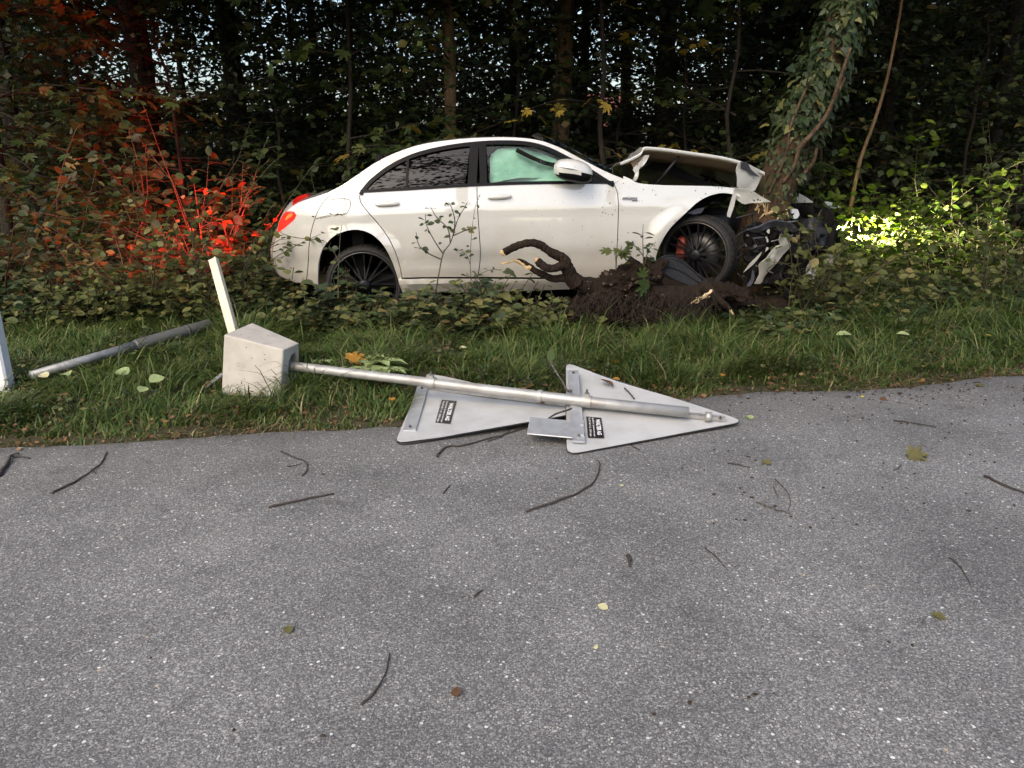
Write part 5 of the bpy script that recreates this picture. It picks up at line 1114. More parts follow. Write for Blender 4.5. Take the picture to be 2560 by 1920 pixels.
# soil heap under the front wheel and the trunk
bl = []
for (x_, y_), yy, rr in (((1880, 610), 6.85, (.3, .25, .07)), ((1700, 560), 6.98, (.4, .3, .14)), ((2150, 640), 7.05, (.35, .3, .06)), ((1300, 660), 6.78, (.45, .25, .09))):
    bl.append((dy(*Z5(x_, y_), yy), rr))
hp_ = soilmass('soil_heap', bl, None, MAT['soil'], 8.1, .045); props(hp_, 'heap of churned brown soil under the front wheel and the trunk foot', 'soil', kind='stuff')
mb = MB()
for k in range(900):
    if k < 600: a = np.array(dy(*Z5(r.uniform(700, 1450), r.uniform(330, 740)), SY - .14 - r.uniform(-.08, .04)))
    else: a = np.array(dy(*Z5(r.uniform(1750, 2350), r.uniform(560, 690)), 6.65 + r.uniform(0, .3)))
    if k < 600 and a[2] > .38 and not (dy(*Z5(1080, 0), SY)[0] < a[0] < dy(*Z5(1420, 0), SY)[0]): continue
    if k >= 250: a[2] = min(a[2], gh(a[0], a[1]) + .10 + .05 * r.uniform())
    s = r.uniform(.004, .015); V, F = ellipsoid(a, (s * r.uniform(.8, 1.6), s, s * r.uniform(.6, 1)), None, 8, 6); V = V + r.normal(0, s * .2, V.shape); mb.add(V, F)
o = mb.build('soil_clods', MAT['soil'], hp_); o['kind'] = 'stuff'
# leafy shoots growing out of the stump
def plant(label, base, tips, leafn, size, mat, seed, name='sapling', tmpl=T_HI, r0=.005, cat='sapling', group=None, smat='stem'):
    t = thing(name, label, cat, base, group); rr = np.random.RandomState(seed); mb = MB(); P, D, N, S = [], [], [], []
    for pts in tips:
        ps = spline(np.array(pts), 4); mb.add(*tube(ps, np.linspace(r0, r0 * .4, len(ps)), 5, False))
        for k in range(leafn):
            tt = rr.uniform(.25, 1) if len(pts) > 2 else rr.uniform(.4, 1); i = min(int(tt * (len(ps) - 1)), len(ps) - 2); p = ps[i]; a = rr.uniform(0, 6.28)
            d = np.array([math.cos(a), math.sin(a) * .6 - .2, rr.uniform(-.5, .3)]); q = p + d * size * .35; mb.add(*tube([p, q], [.0015, .001], 3, False)); P.append(q); D.append(d); N.append(np.array([rr.normal(0, .5), -.5 + rr.normal(0, .5), .8])); S.append(size * rr.uniform(.5, 1.25))
    leaves_obj('leaves', [leaf_arrays(tmpl, np.array(P), np.array(D), np.array(N), np.array(S))], LEAF[mat], t); mb.build('stem', MAT[smat], t); return t
Y5 = lambda p, y: dy(*Z5(*p), y)
plant('leafy shoot on top of the uprooted stump by the front wheel', Y5((1290, 330), SY), [[Y5((1290, 330), SY), Y5((1288, 200), SY - .02), Y5((1285, 90), SY - .02), Y5((1290, 0), SY)], [Y5((1300, 320), SY), Y5((1330, 210), SY - .03), Y5((1390, 140), SY - .05)], [Y5((1288, 250), SY), Y5((1230, 180), SY - .03), Y5((1200, 150), SY - .04)]], 8, .065, 'bramble', 51)
plant('pair of maple leaves on a stalk at the back of the stump', Y5((1075, 370), SY), [[Y5((1075, 370), SY), Y5((1072, 280), SY - .02), Y5((1060, 180), SY - .03)], [Y5((1072, 280), SY), Y5((1110, 210), SY - .02), Y5((1120, 170), SY - .02)]], 3, .105, 'shrub', 52, tmpl=T_MAPLE)
a = Y5((1350, 470), SY - .2); b_ = Y5((1280, 350), SY - .2); t = thing('fallen_leaf', 'large green maple leaf hanging on the front of the stump', 'leaf', Y5((1270, 480), SY - .2))
leaves_obj('blade', [leaf_arrays(T_MAPLE, np.array([Y5((1310, 440), SY - .21)]), np.array([[-.35, -.3, -1.0]]), np.array([[.75, -.8, .1]]), np.array([.165]))], LEAF['green'], t)
leaves_obj('blade', [leaf_arrays(T_MAPLE, np.array([Y5((1275, 420), SY - .22)]), np.array([[.25, -.1, 1.0]]), np.array([[.3, -1, .1]]), np.array([.10]))], LEAF['green'], t)
mk('stalk', *tube([Y5((1310, 440), SY - .21), Y5((1345, 465), SY - .21), Y5((1385, 468), SY - .2)], [.0025, .002, .002], 5), MAT['stem'], t)
# black honeycomb grille panel
gp = [(1395, 310), (1440, 280), (1510, 262), (1570, 272), (1640, 318), (1710, 385), (1800, 455), (1790, 470), (1715, 500), (1640, 480), (1560, 450), (1480, 405), (1425, 365)]
gy = lambda u_, v_: SY - .02 + (.0 if True else 0)
Pg = np.array([dy(*Z5(*p), SY - .06 + .0006 * (p[0] - 1395) * .3) for p in gp]); Pc = spline(Pg, 3, True)
GP = thing('grille_panel', 'black honeycomb bumper grille panel lying against the front wheel', 'car part', (Pc.mean(0)[0], Pc.mean(0)[1], Pc[:, 2].min()))
P2 = np.stack([Pc[:, 0], Pc[:, 2]], -1); V2, F2 = fill(P2 if area2(P2) > 0 else P2[::-1], .02); yb_ = lambda x, z: SY - .06 + .00018 * 0 + .12 * (x - Pg[:, 0].min()) + .35 * (z - Pg[:, 2].min()) + .04 * np.sin((x - Pg[:, 0].min()) * 5)
o = mk('grille_sheet', [(x, yb_(x, z), z) for x, z in V2], F2, MAT['plastic'], GP); solid(o, .006, 0)
mb = MB(); px_ = P2 if area2(P2) > 0 else P2[::-1]; ins = inset(px_, .012)
hx_ = []; s_ = .0125
for i in range(60):
    for j in range(60):
        x = Pg[:, 0].min() + i * s_ * 1.5; z = Pg[:, 2].min() + (j + .5 * (i % 2)) * s_ * 1.732; hx_.append((x, z))
hx_ = np.array(hx_); hx_ = hx_[inside(ins, hx_)]
for x, z in hx_:
    rg = []
    for rr_, dq in ((s_ * .98, -.004), (s_ * .72, -.008), (s_ * .62, .001)):
        for k in range(6): a = k * math.pi / 3; X2, Z2_ = x + math.cos(a) * rr_, z + math.sin(a) * rr_; rg.append((X2, yb_(X2, Z2_) + dq, Z2_))
    mb.add(rg, [(6 * l + k, 6 * l + (k + 1) % 6, 6 * l + 6 + (k + 1) % 6, 6 * l + 6 + k) for l in range(2) for k in range(6)])
o = mb.build('honeycomb', pm('honeycomb_plastic', (.035, .036, .040), .4), GP, False); o['kind'] = 'stuff'
for s0, s1 in (((1440, 330), (1750, 480)), ((1530, 280), (1770, 450))):
    a0, a1 = dy(*Z5(*s0), SY), dy(*Z5(*s1), SY); pts = [(x, yb_(x, z) - .012, z) for x, z in [(a0[0] + (a1[0] - a0[0]) * t, a0[2] + (a1[2] - a0[2]) * t + .03 * math.sin(math.pi * t)) for t in np.linspace(0, 1, 8)]]; mk('rib', *tube(pts, .006, 6), MAT['plastic'], GP)
bump_ = [(x, yb_(x, z) - .008, z) for x, z in Pc[:, [0, 2]]]; mk('grille_rim', *tube(bump_ + bump_[:1], .006, 6), MAT['plastic'], GP)

# ------------------------------------------------------------------ saplings in front of the car
Y1 = lambda p, y: dy(*Z1(*p), y)
bs = Y1((990, 980), 6.45)
plant('leafy sapling standing in front of the rear door', bs, [
    [bs, Y1((1010, 860), 6.45), Y1((1035, 740), 6.44), Y1((1075, 680), 6.43), Y1((1100, 600), 6.43), Y1((1120, 540), 6.43), Y1((1150, 490), 6.43), Y1((1168, 458), 6.43)],
    [Y1((1035, 740), 6.44), Y1((1000, 690), 6.41), Y1((960, 620), 6.40), Y1((940, 570), 6.4), Y1((938, 520), 6.4)], [Y1((1075, 680), 6.43), Y1((1060, 600), 6.43), Y1((1000, 540), 6.42), Y1((965, 480), 6.42)],
    [Y1((1090, 640), 6.43), Y1((1100, 560), 6.43), Y1((1080, 480), 6.43), Y1((1064, 455), 6.43)], [Y1((1020, 770), 6.44), Y1((940, 730), 6.4), Y1((900, 690), 6.4), Y1((885, 620), 6.4)], [Y1((1090, 640), 6.43), Y1((1160, 610), 6.43), Y1((1205, 600), 6.43)]], 9, .052, 'bramble', 61, r0=.006, smat='twig')
bs = Y1((1190, 920), 6.45)
plant('thin twiggy sapling along the gap between the doors', bs, [[bs, Y1((1185, 800), 6.45), Y1((1190, 660), 6.45), Y1((1200, 560), 6.45), Y1((1215, 470), 6.45), Y1((1240, 415), 6.45)], [Y1((1185, 800), 6.45), Y1((1160, 740), 6.44), Y1((1100, 710), 6.44)]], 9, .048, 'bramble', 62, r0=.003, smat='twig')
bs = Y1((455, 985), 6.3)
plant('upright shoot in front of the rear wheel', bs, [[bs, Y1((455, 860), 6.3), Y1((460, 760), 6.3), Y1((465, 660), 6.3), Y1((475, 580), 6.3)], [Y1((458, 780), 6.3), Y1((430, 730), 6.28), Y1((400, 700), 6.28)], [Y1((455, 870), 6.3), Y1((480, 850), 6.28), Y1((520, 830), 6.28)]], 8, .062, 'bramble', 63, r0=.006)
bs = Y1((278, 900), 6.35)
plant('long bare dark stem arching up past the rear bumper', bs, [[bs, Y1((288, 800), 6.35), Y1((295, 680), 6.35), Y1((315, 580), 6.36), Y1((350, 490), 6.38), Y1((400, 425), 6.42), Y1((455, 385), 6.48), Y1((500, 352), 6.55)]], 1, .03, 'bramble', 64, r0=.0042, smat='twig')
for i, (pts, lab) in enumerate((([(330, 548), (390, 530), (440, 522), (490, 518)], 'small twig with berries and two leaves crossing the fuel flap'), ([(1360, 830), (1290, 830), (1220, 870), (1200, 930)], 'drooping leafy shoot in front of the front door'), ([(100, 730), (140, 715), (190, 700)], 'leafy twig tip over the rear bumper corner'))):
    plant(lab, Y1(pts[0], 6.4), [[Y1(p, 6.4) for p in pts]], 5, .04, 'bramble', 70 + i, name='twig', cat='twig', r0=.003, smat='twig')
r = np.random.RandomState(66)
for i, (u_, v_, h_) in enumerate(((1255, 800, .30), (1330, 790, .26), (1400, 800, .22), (1180, 795, .26), (1100, 800, .24), (760, 790, .25), (650, 760, .22), (1480, 765, .18))):
    b0 = dy(u_, v_, 6.3); b0[2] = gh(b0[0], 6.3); tp_ = b0 + np.array([r.normal(0, .06), -.03, h_])
    plant(('nettle-like plant below the middle of the front door', 'nettle-like plant beside the soil at the stump', 'short leafy plant just left of the soil', 'leafy plant below the shut line of the doors', 'leafy plant below the rear door', 'leafy plant below the rear wheel', 'leafy plant below the rear bumper', 'single leafy stem by the rootlets')[i], b0,
          [[b0, (b0 + tp_) / 2 + r.normal(0, .02, 3), tp_], [b0, (b0 + tp_) / 2 + r.normal(0, .04, 3), tp_ + np.array([r.normal(0, .12), -.04, -.08])]], 7, .085, 'shrub', 80 + i, name='leafy_plant', cat='plant', group='leafy plants in front of the car', r0=.003)

# ------------------------------------------------------------------ fallen traffic sign: two triangular plates on a pole
def tri_plane(A, B, C_):
    A, B, C_ = map(np.array, (A, B, C_)); n = nrm(np.cross(B - A, C_ - A)); return A, (n if n[2] > 0 else -n)
O2, N2 = tri_plane(A2, B2, T2); O1, N1 = tri_plane(A1, B1, T1)
SG = thing('fallen_traffic_sign', 'grey pole with two triangular traffic signs lying face down on the road edge', 'traffic sign', gz(1300, 1080, 0))
def rounded_tri(P, rr, k=7):
    out = []
    for i in range(3):
        p, a, b = P[i], P[i - 1], P[(i + 1) % 3]; e1, e2 = nrm(a - p), nrm(b - p); s = p + e1 * rr; e = p + e2 * rr
        for t in np.linspace(0, 1, k): out.append((1 - t) ** 2 * s + 2 * t * (1 - t) * p + t * t * e)
    return np.array(out)
def plate(A, B, T, N, seed, name, label):
    n = N; ex = nrm(T - (A + B) / 2); ey = np.cross(n, ex); o = (A + B) / 2
    P = rounded_tri([A, B, T], .075); Q = np.stack([(P - o) @ ex, (P - o) @ ey], -1); Q = Q if area2(Q) > 0 else Q[::-1]; L_ = loop(np.vstack([Q, Q[:1]]), step=.03); V2, F2 = fill(L_, .05)
    V = []
    wA = np.array([(A - o) @ ex, (A - o) @ ey])
    for x, y in V2:
        dd = np.hypot(x - wA[0], y - wA[1]); bend = -.0 * np.exp(-(dd / .2) ** 2) + .012 * np.sin(x * 6 + seed) * np.clip(abs(y) * 1.5, 0, 1)
        V.append(o + ex * x + ey * y + n * bend)
    if np.dot(np.cross(V[F2[0][1]] - V[F2[0][0]], V[F2[0][2]] - V[F2[0][0]]), n) < 0: F2 = [f[::-1] for f in F2]
    pl = mk(name, V, F2, MAT['signback'], SG); solid(pl, .004, -1); pl['label'] = label
    L3 = np.array([o + ex * x + ey * y for x, y in L_]) - n * .006
    rm = np.vstack([L3, L3[:2]]); mk('folded_rim', *tube(rm, .0045, 5), MAT['signedge'], pl)
    return pl
PL1 = plate(A1, B1, T1, N1, 1.0, 'sign_plate', 'triangular sign plate nearer the concrete block, grey back up'); PL2 = plate(A2, B2, T2, N2, 2.6, 'sign_plate', 'triangular sign plate at the tip of the pole, grey back up')
def on1(p, h=0.0): return on_plane(*Z4(*p), O1 + N1 * h, N1)
def on2(p, h=0.0): return on_plane(*Z4(*p), O2 + N2 * h, N2)
# pole
hole = dy(*Z3(2010, 815), 4.86)
pe = on2((1790, 402), .062); pm1 = on2((1190, 338), .062); p0 = hole - nrm(pm1 - hole) * .22
PO = mk('pole', *tube([p0, hole, (hole + pm1) / 2, pm1, pe], .0305, 24), MAT['galvwarm'], SG)
mk('pole_bore', *tube([pe + nrm(pe - pm1) * .0005, pe + nrm(pe - pm1) * .0012], .026, 20), MAT['cabin'], PO)
pdir = nrm(pe - pm1)
def rail(a, b, wd, hh, name, mat, n, parent):
    d = nrm(b - a); s = np.cross(n, d); c = (a + b) / 2; return mk(name, *box(c + n * hh / 2, (np.linalg.norm(b - a) / 2, wd / 2, hh / 2), (d, s, n)), mat, parent, False)
o = rail(on1((235, 262), .006), on1((1105, 366), .006), .034, .022, 'long_rail', MAT['galvwarm'], N1, SG)
o = rail(on2((1150, 362), .006), on2((2005, 450), .006), .034, .022, 'long_rail', MAT['galvwarm'], N2, SG)
def xbar(a, b, n, wd=.075):
    o = rail(a, b, wd, .014, 'cross_bar', MAT['galv'], n, SG); bv = o.modifiers.new('b', 'BEVEL'); bv.width = .002; bv.segments = 2
    for p in (a + (b - a) * .055, a + (b - a) * .945):
        mk('bolt', *lathe([(.009, .0), (.009, .007), (.005, .008), (.005, .014), (0.0005, .015)], p + n * .014, (nrm(b - a), np.cross(n, nrm(b - a)), n), 8), MAT['steel'], o, False)
    return o
xbar(on1((228, 262), .004), on1((150, 520), .004), N1); XB = xbar(on2((1111, 165), .030), on2((1146, 584), .008), N2, .068)
pq_ = [on2(p, .020) for p in ((850, 430), (1106, 456), (1112, 552), (856, 532))]
c_ = sum(pq_) / 4; ex = nrm(pq_[1] + pq_[2] - pq_[0] - pq_[3]); ey = np.cross(N2, ex); o = mk('bracket_plate', *box(c_, (np.linalg.norm(pq_[1] - pq_[0]) / 2, np.linalg.norm(pq_[3] - pq_[0]) / 2 * .98, .004), (ex, ey, N2)), MAT['galv'], SG, False); o.modifiers.new('b', 'BEVEL').width = .0025
for p in ((1158, 470), (1160, 528)):
    mk('bent_tab', *box(on2(p, .022), (.016, .022, .008), (nrm(pdir + N2 * .3), np.cross(N2, pdir), N2)), MAT['galv'], SG, False)
# clamps round the pole
def clamp(zc, hgt, n, mat, name='pole_clamp', bolt=True, ln=.030):
    c = on_plane(*Z4(*zc), O2 + N2 * hgt, N2); t = np.dot(c - pm1, pdir); c = pm1 + pdir * t if zc[0] > 800 else c
    s = np.cross(n, pdir); V, F = lathe([(.0335, -ln), (.0365, -ln), (.0365, ln), (.0335, ln), (.0335, -ln)], c, (s, n, pdir), 28); o = mk(name, V, F, mat, SG)
    if bolt:
        q = c + n * .036; mk('ear', *box(q + n * .008, (.016, .012, .010), (pdir, s, n)), mat, o, False)
        mk('bolt', *lathe([(.010, .0), (.010, .010), (.006, .012), (.006, .026), (.0005, .027)], q + n * .014, (pdir, s, n), 8), MAT['steel'], o, False)
    return c
# pole line: recompute clamp on the block side by hand
def on_pole(zc):
    u_, v_ = Z4(*zc); best = min(np.linspace(0, 1, 400), key=lambda t: abs((lambda q: FPX * np.dot(q - CAM, _R) / np.dot(q - CAM, _F) + 1280)(hole + (pe - hole) * t) - u_)); return hole + (pe - hole) * best
def clamp2(zc, mat, bolt=True, ln=.028):
    c = on_pole(zc); n = N2; s = np.cross(n, pdir); d2 = nrm(pe - hole) if zc[0] > 1190 else nrm(pm1 - hole); s = nrm(np.cross(n, d2)); n = np.cross(d2, s)
    c0 = c; t = np.clip(np.dot(c - hole, nrm(pm1 - hole)), 0, np.linalg.norm(pm1 - hole)); c = hole + nrm(pm1 - hole) * t if zc[0] <= 1190 else pm1 + pdir * np.dot(c - pm1, pdir)
    o = mk('pole_clamp', *lathe([(.0325, -ln), (.0362, -ln), (.0362, ln), (.0325, ln), (.0325, -ln)], c, (s, n, d2), 28), mat, SG, False)
    if bolt:
        q = c + n * .034; mk('clamp_ear', *box(q + n * .008, (.016, .012, .010), (d2, s, n)), mat, o, False); mk('bolt', *lathe([(.010, .0), (.010, .010), (.006, .012), (.006, .026), (.0005, .027)], q + n * .016, (d2, s, n), 8), MAT['steel'], o, False)
clamp2((292, 235), MAT['galvwarm']); clamp2((1195, 335), MAT['galvwarm']); clamp2((932, 312), MAT['galvwarm'], False, .014)
cc = on_pole((932, 312)); mk('rusty_clip', *box(cc - N2 * .030 + np.array([0, -.018, 0]), (.014, .014, .012), (pdir, np.cross(N2, pdir), N2)), MAT['rust'], SG, False)
fc = on2((1908, 428), .034); mk('loose_clamp', *lathe([(.0255, -.016), (.0285, -.016), (.0285, .016), (.0255, .016), (.0255, -.016)], fc, (np.cross(N2, pdir), N2, pdir), 26), MAT['galvwarm'], SG)
mk('bolt', *lathe([(.009, .0), (.009, .007), (.005, .008), (.005, .014), (0.0005, .015)], on2((1978, 440), .028), (pdir, np.cross(N2, pdir), N2), 8), MAT['steel'], SG, False)
# maker's stickers
def sticker(c4, onf, n, parent):
    q = [onf(p, .0045) for p in c4]; st = mk('sticker', q, [(0, 1, 2, 3)], MAT['sticker'], parent, False); solid(st, .0006, 0)
    TL, TR, BR, BL = q; ex = (BL + BR - TL - TR) / 2; ey = (TR + BR - TL - BL) / 2; Wd, Hh = np.linalg.norm(ex), np.linalg.norm(ey); exn, eyn = ex / Wd, ey / Hh; o = TL
    for body, bold, x0, x1, y0, y1 in (('WALTER AG', .045, .12, .88, .60, .88), ('Signaltechnik  Strassenmarkierungen', .012, .05, .97, .34, .48), ('Tel. 071 642 11 22   8583 Sulgen', .014, .05, .97, .09, .25)):
        V, F = textmesh(body, bold); V = place_text(V, o + exn * x0 * Wd + eyn * y0 * Hh, exn, eyn, (x1 - x0) * Wd, (y1 - y0) * Hh, n, .0012); mk('lettering', V, F, MAT['white'], st, False)
sticker(((340, 328), (428, 335), (390, 470), (302, 462)), on1, N1, PL1)
sticker(((1190, 426), (1278, 434), (1295, 552), (1200, 550)), on2, N2, PL2)

# ------------------------------------------------------------------ concrete foot of the sign
bz = .02
fBL, fBR = gz(553, 988, bz), gz(699, 996, bz)
fTL, fTR = dy(559, 836, fBL[1] + .03), dy(709, 874, fBR[1] + .03)
kTL, kTR = gz(630, 806, fTL[2]), gz(748, 857, fTR[2])
off = (kTL - fTL + kTR - fTR) / 2; kBL, kBR = fBL + off * np.array([1, 1, 0]), fBR + off * np.array([1, 1, 0])
BK = thing('concrete_block', 'tapered concrete sign foot tipped on its side at the road edge', 'concrete block', ((fBL + fBR + kBL + kBR) / 4))
hexv = [fBL, fBR, fTR, fTL, kBL, kBR, kTR, kTL]
# right face with its round socket
hc = hole; rf = [fBR, kBR, kTR, fTR]; ns = 24
nrf = nrm(np.cross(kBR - fBR, fTR - fBR)); ax_u = nrm(kBR - fBR); ax_v = np.cross(nrf, ax_u); hc2 = hc - nrf * np.dot(hc - fBR, nrf)
ring = [hc2 + (ax_u * math.cos(2 * math.pi * k / ns) * .062 + ax_v * math.sin(2 * math.pi * k / ns) * .085) for k in range(ns)]; inner = [p - nrf * .16 for p in ring]
V = hexv + ring + inner; F = [(0, 1, 2, 3), (3, 2, 6, 7), (7, 6, 5, 4), (4, 0, 3, 7), (0, 4, 5, 1)]
# right face: strips from ring to the square's corners
corn = [1, 5, 6, 2]; ang = [math.atan2(np.dot(hexv[c] - hc2, ax_v), np.dot(hexv[c] - hc2, ax_u)) for c in corn]
def ncorn(k):
    a = 2 * math.pi * (k % ns) / ns; return min(range(4), key=lambda i: abs((a - ang[i] + math.pi) % (2 * math.pi) - math.pi))
for k in range(ns):
    k2 = (k + 1) % ns; a, b_ = ncorn(k), ncorn(k2); F.append((8 + k2, 8 + k, corn[a]))
    if a != b_: F.append((corn[a], corn[b_], 8 + k2))
    F.append((8 + k, 8 + k2, 8 + ns + k2, 8 + ns + k))
F.append(tuple(8 + ns + k for k in range(ns)))
o = mk('block', V, F, MAT['concrete'], BK, False); bm_ = o.modifiers.new('b', 'BEVEL'); bm_.width = .014; bm_.segments = 3; bm_.limit_method = 'ANGLE'; bm_.angle_limit = rad(40)
a, b_ = gz(*Z3(1385, 985), .03), dy(*Z3(1520, 885), 4.95); mk_ = MB().add(*box((a + b_) / 2, (np.linalg.norm(b_ - a) / 2 + .03, .018, .004), (nrm(b_ - a), nrm(np.cross([0, 0, 1], b_ - a)), np.cross(nrm(b_ - a), nrm(np.cross([0, 0, 1], b_ - a)))))); o = mk_.build('metal_strip', MAT['galv'], None, False, tuple(a)); props(o, 'short flat metal strip poking out behind the concrete block', 'metal strip')

# ------------------------------------------------------------------ pale stake, snapped pipe, white post
s0 = dy(*Z3(1470, 60), 5.75); s1 = dy(*Z3(1608, 560), 5.45); dirs = nrm(s1 - s0); g1 = s1 + dirs * ((gh(s1[0], s1[1]) - s1[2]) / dirs[2]); sx = nrm(np.cross(dirs, [0, 1.0, 0])); sy = np.cross(dirs, sx)
mb = MB()
for k_, (a, b_) in enumerate(((s0, g1),)):
    Vv = []
    for p, h1, h2 in ((a + dirs * .015, .026, .020), (a + dirs * .03, .030, .024), ((a + b_) / 2, .031, .025), (b_, .030, .025)): Vv += [p + sx * i * h1 + sy * j * h2 for i, j in ((-1, -1), (1, -1), (1, 1), (-1, 1))]
    Vv[0] += dirs * .03; Vv[3] += dirs * .02
    mb.add(Vv, [(3, 2, 1, 0)] + [(4 * i + j, 4 * i + (j + 1) % 4, 4 * i + 4 + (j + 1) % 4, 4 * i + 4 + j) for i in range(3) for j in range(4)] + [(12, 13, 14, 15)])
o = mb.build('wooden_stake', MAT['wood'], None, False, tuple(g1)); props(o, 'pale square wooden stake leaning behind the concrete block', 'stake'); o.modifiers.new('b', 'BEVEL').width = .003
e0, e1 = gz(*Z3(215, 880), .13), dy(*Z3(1450, 530), 6.0); pd = nrm(e1 - e0); ppt = [e0, e0 + pd * .5, e0 + (e1 - e0) * .53, e0 + (e1 - e0) * .545, e1 - pd * .01, e1]
PP = thing('snapped_pipe', 'dirty grey metal pipe snapped off and lying aslant in the grass', 'pipe', (e0[0], e0[1], gh(e0[0], e0[1])))
mk('pipe', *tube(ppt[:3], [.028, .032, .036], 20, wob=.03), pm('scraped_pipe', (.26, .265, .27), .5, metal=.4, noise=.95, nscale=9, bump=.2, col2=(.05, .05, .05)), PP); mk('sleeve', *tube(ppt[2:], [.038, .045, .046, .045], 24, wob=.02, seed=2), MAT['galvdark'], PP)
mk('bore', *tube([e1 + pd * .0004, e1 + pd * .001], .037, 20), MAT['cabin'], PP)
mk('collar', *tube([e0 + (e1 - e0) * .84, e0 + (e1 - e0) * .855], .048, 24), MAT['galvdark'], PP)
q = gz(*Z3(66, 975), .0); q = gz(27, 976, gh(q[0], q[1])); PW = thing('marker_post', 'white roadside marker post cut by the picture edge', 'marker post', (q[0] - .06, q[1], q[2]))
Vv = []
for h, hw, hd in ((-.05, .060, .045), (.55, .058, .043), (.95, .056, .042), (1.0, .030, .03)): Vv += [(q[0] - .06 + i * hw, q[1] + .02 + j * hd, q[2] + h) for i, j in ((-1, -1), (1, -1), (1, 1), (-1, 1))]
o = mk('post', Vv, [(3, 2, 1, 0)] + [(4 * i + j, 4 * i + (j + 1) % 4, 4 * i + 4 + (j + 1) % 4, 4 * i + 4 + j) for i in range(3) for j in range(4)] + [(12, 13, 14, 15)], MAT['postwhite'], PW, False); o.modifiers.new('b', 'BEVEL').width = .012
mk('reflector_band', *box((q[0] - .06, q[1] + .02, q[2] + .78), (.060, .0455, .11)), pm('black_band', (.03, .03, .03), .5), PW, False)

# ------------------------------------------------------------------ twigs and leaves on the road and in the grass
def twig(pts, Z, rr, label, mat='twig', side=(), z=0.0, group='twigs scattered on the asphalt'):
    f = lambda p: gz(*Z(*p), z + rr * .8)
    P = np.array([f(p) for p in pts]); Ps = spline(P, 4); rs = np.random.RandomState(int(abs(P[0][0]) * 1000) % 9999); Ps[1:-1, 2] += np.abs(rs.normal(0, rr * .5, len(Ps) - 2)); Ps[:, :2] += rs.normal(0, rr * .25, (len(Ps), 2))
    mb = MB().add(*tube(Ps, np.linspace(rr, rr * .55, len(Ps)), 7, wob=.22, seed=3))
    for s in side:
        S_ = spline(np.array([f(p) for p in s]), 3); mb.add(*tube(S_, np.linspace(rr * .6, rr * .35, len(S_)), 5, wob=.15))
    return props(mb.build('twig', MAT[mat], None, True, tuple(P[0])), label, 'twig', group)
twig([(-10, 225), (30, 172), (50, 137), (80, 128)], ZL, .010, 'thick reddish twig at the picture edge below the grass', side=([(50, 137), (90, 140), (130, 148)],))
twig([(220, 300), (320, 252), (400, 202), (440, 165), (462, 118)], ZL, .0055, 'bent twig nearest the white post on the road', side=([(400, 202), (415, 215)],))
twig([(1215, 118), (1270, 145), (1318, 162), (1328, 195), (1305, 225)], ZL, .0048, 'hooked twig below the concrete block', side=([(1240, 183), (1270, 180), (1305, 170)],))
twig([(1160, 360), (1300, 330), (1445, 300)], ZL, .0062, 'straight dark twig below the hooked one')
twig([(1915, 300), (1945, 265)], ZL, .004, 'tiny twig left of the bent one below the sign')
twig([(2050, 745), (2085, 718)], ZL, .0045, 'tiny twig in the middle of the road')
twig([(1560, 1212), (1620, 1160), (1665, 1080), (1685, 990)], ZL, .0042, 'curved twig nearest the camera')
twig([(60, 595), (200, 550), (300, 505), (345, 465), (362, 410), (358, 385)], ZR, .0058, 'long curved twig below the sign plates')
twig([(1010, 555), (1080, 585), (1155, 605)], ZR, .0045, 'lichened forked twig right of the sign', 'twigpale', ([(1090, 460), (1140, 510), (1155, 560), (1140, 600)], [(1085, 490), (1105, 540)]))
twig([(1960, 447), (2050, 490), (2140, 526)], ZR, .0075, 'thick twig cut by the picture edge right of the curled leaf')
twig([(1585, 218), (1680, 232), (1760, 245)], ZR, .005, 'straight twig right of the sign tip')
twig([(800, 745), (850, 790), (895, 840)], ZR, .0028, 'very thin twig in the middle of the road right of the black scrap')
twig([(1815, 785), (1860, 830), (1905, 905)], ZR, .0028, 'very thin twig far right in the foreground asphalt')
twig([(895, 395), (940, 404), (985, 412)], ZR, .004, 'small dark knobbly twig below the sign tip')
twig([(1585, 425), (1605, 415), (1615, 400)], ZR, .0035, 'small curl of twig left of the curled leaf')
twig([(484, 780), (488, 800), (492, 822)], ZR, .009, 'short thick black scrap of bark in the middle of the road')
twig([(310, 665), (345, 622), (380, 602), (470, 598), (600, 560), (720, 530), (860, 480), (1000, 412)], Z4, .0062, 'long crooked twig under the edge of the first sign plate', side=([(735, 525), (722, 465), (695, 415)], [(610, 572), (700, 545)]))
twig([(1455, 598), (1505, 625)], Z4, .004, 'short twig below the second sign plate'); twig([(1000, 572), (1040, 583), (1070, 588)], Z4, .003, 'thin twig beside the bracket plate')
P = [on2(p, .012) for p in ((1415, 260), (1445, 288), (1472, 320))]; props(mk('twig', *tube(P, [.005, .004, .005], 7, wob=.2), MAT['twig'], None, True, tuple(P[0])), 'short twig lying on the second sign plate', 'twig')
P = [dy(*Z4(*p), 4.75 - i * .09) for i, p in enumerate(((978, 100), (1010, 160), (1055, 230), (1075, 270), (1100, 275)))]; t = thing('broken_branch', 'broken twig with a green leaf hooked over the second sign plate', 'twig', P[0])
mk('stick', *tube(spline(P, 4), np.linspace(.006, .008, 17), 7, wob=.2), MAT['twigpale'], t); leaves_obj('leaf', [leaf_arrays(T_HI, np.array([P[0]]), np.array([[.15, .1, .9]]), np.array([[-.4, -1, .2]]), np.array([.085]))], LEAF['green'], t)
P = [on2((1105, 380), .030), on2((1060, 395), .035), on2((1010, 412), .02), dy(*Z4(965, 440), 4.12)]; props(mk('twig', *tube(spline(P, 3), np.linspace(.006, .005, 10), 6, wob=.2), MAT['twig'], None, True, tuple(P[0])), 'dark twig stuck between the two sign plates', 'twig')

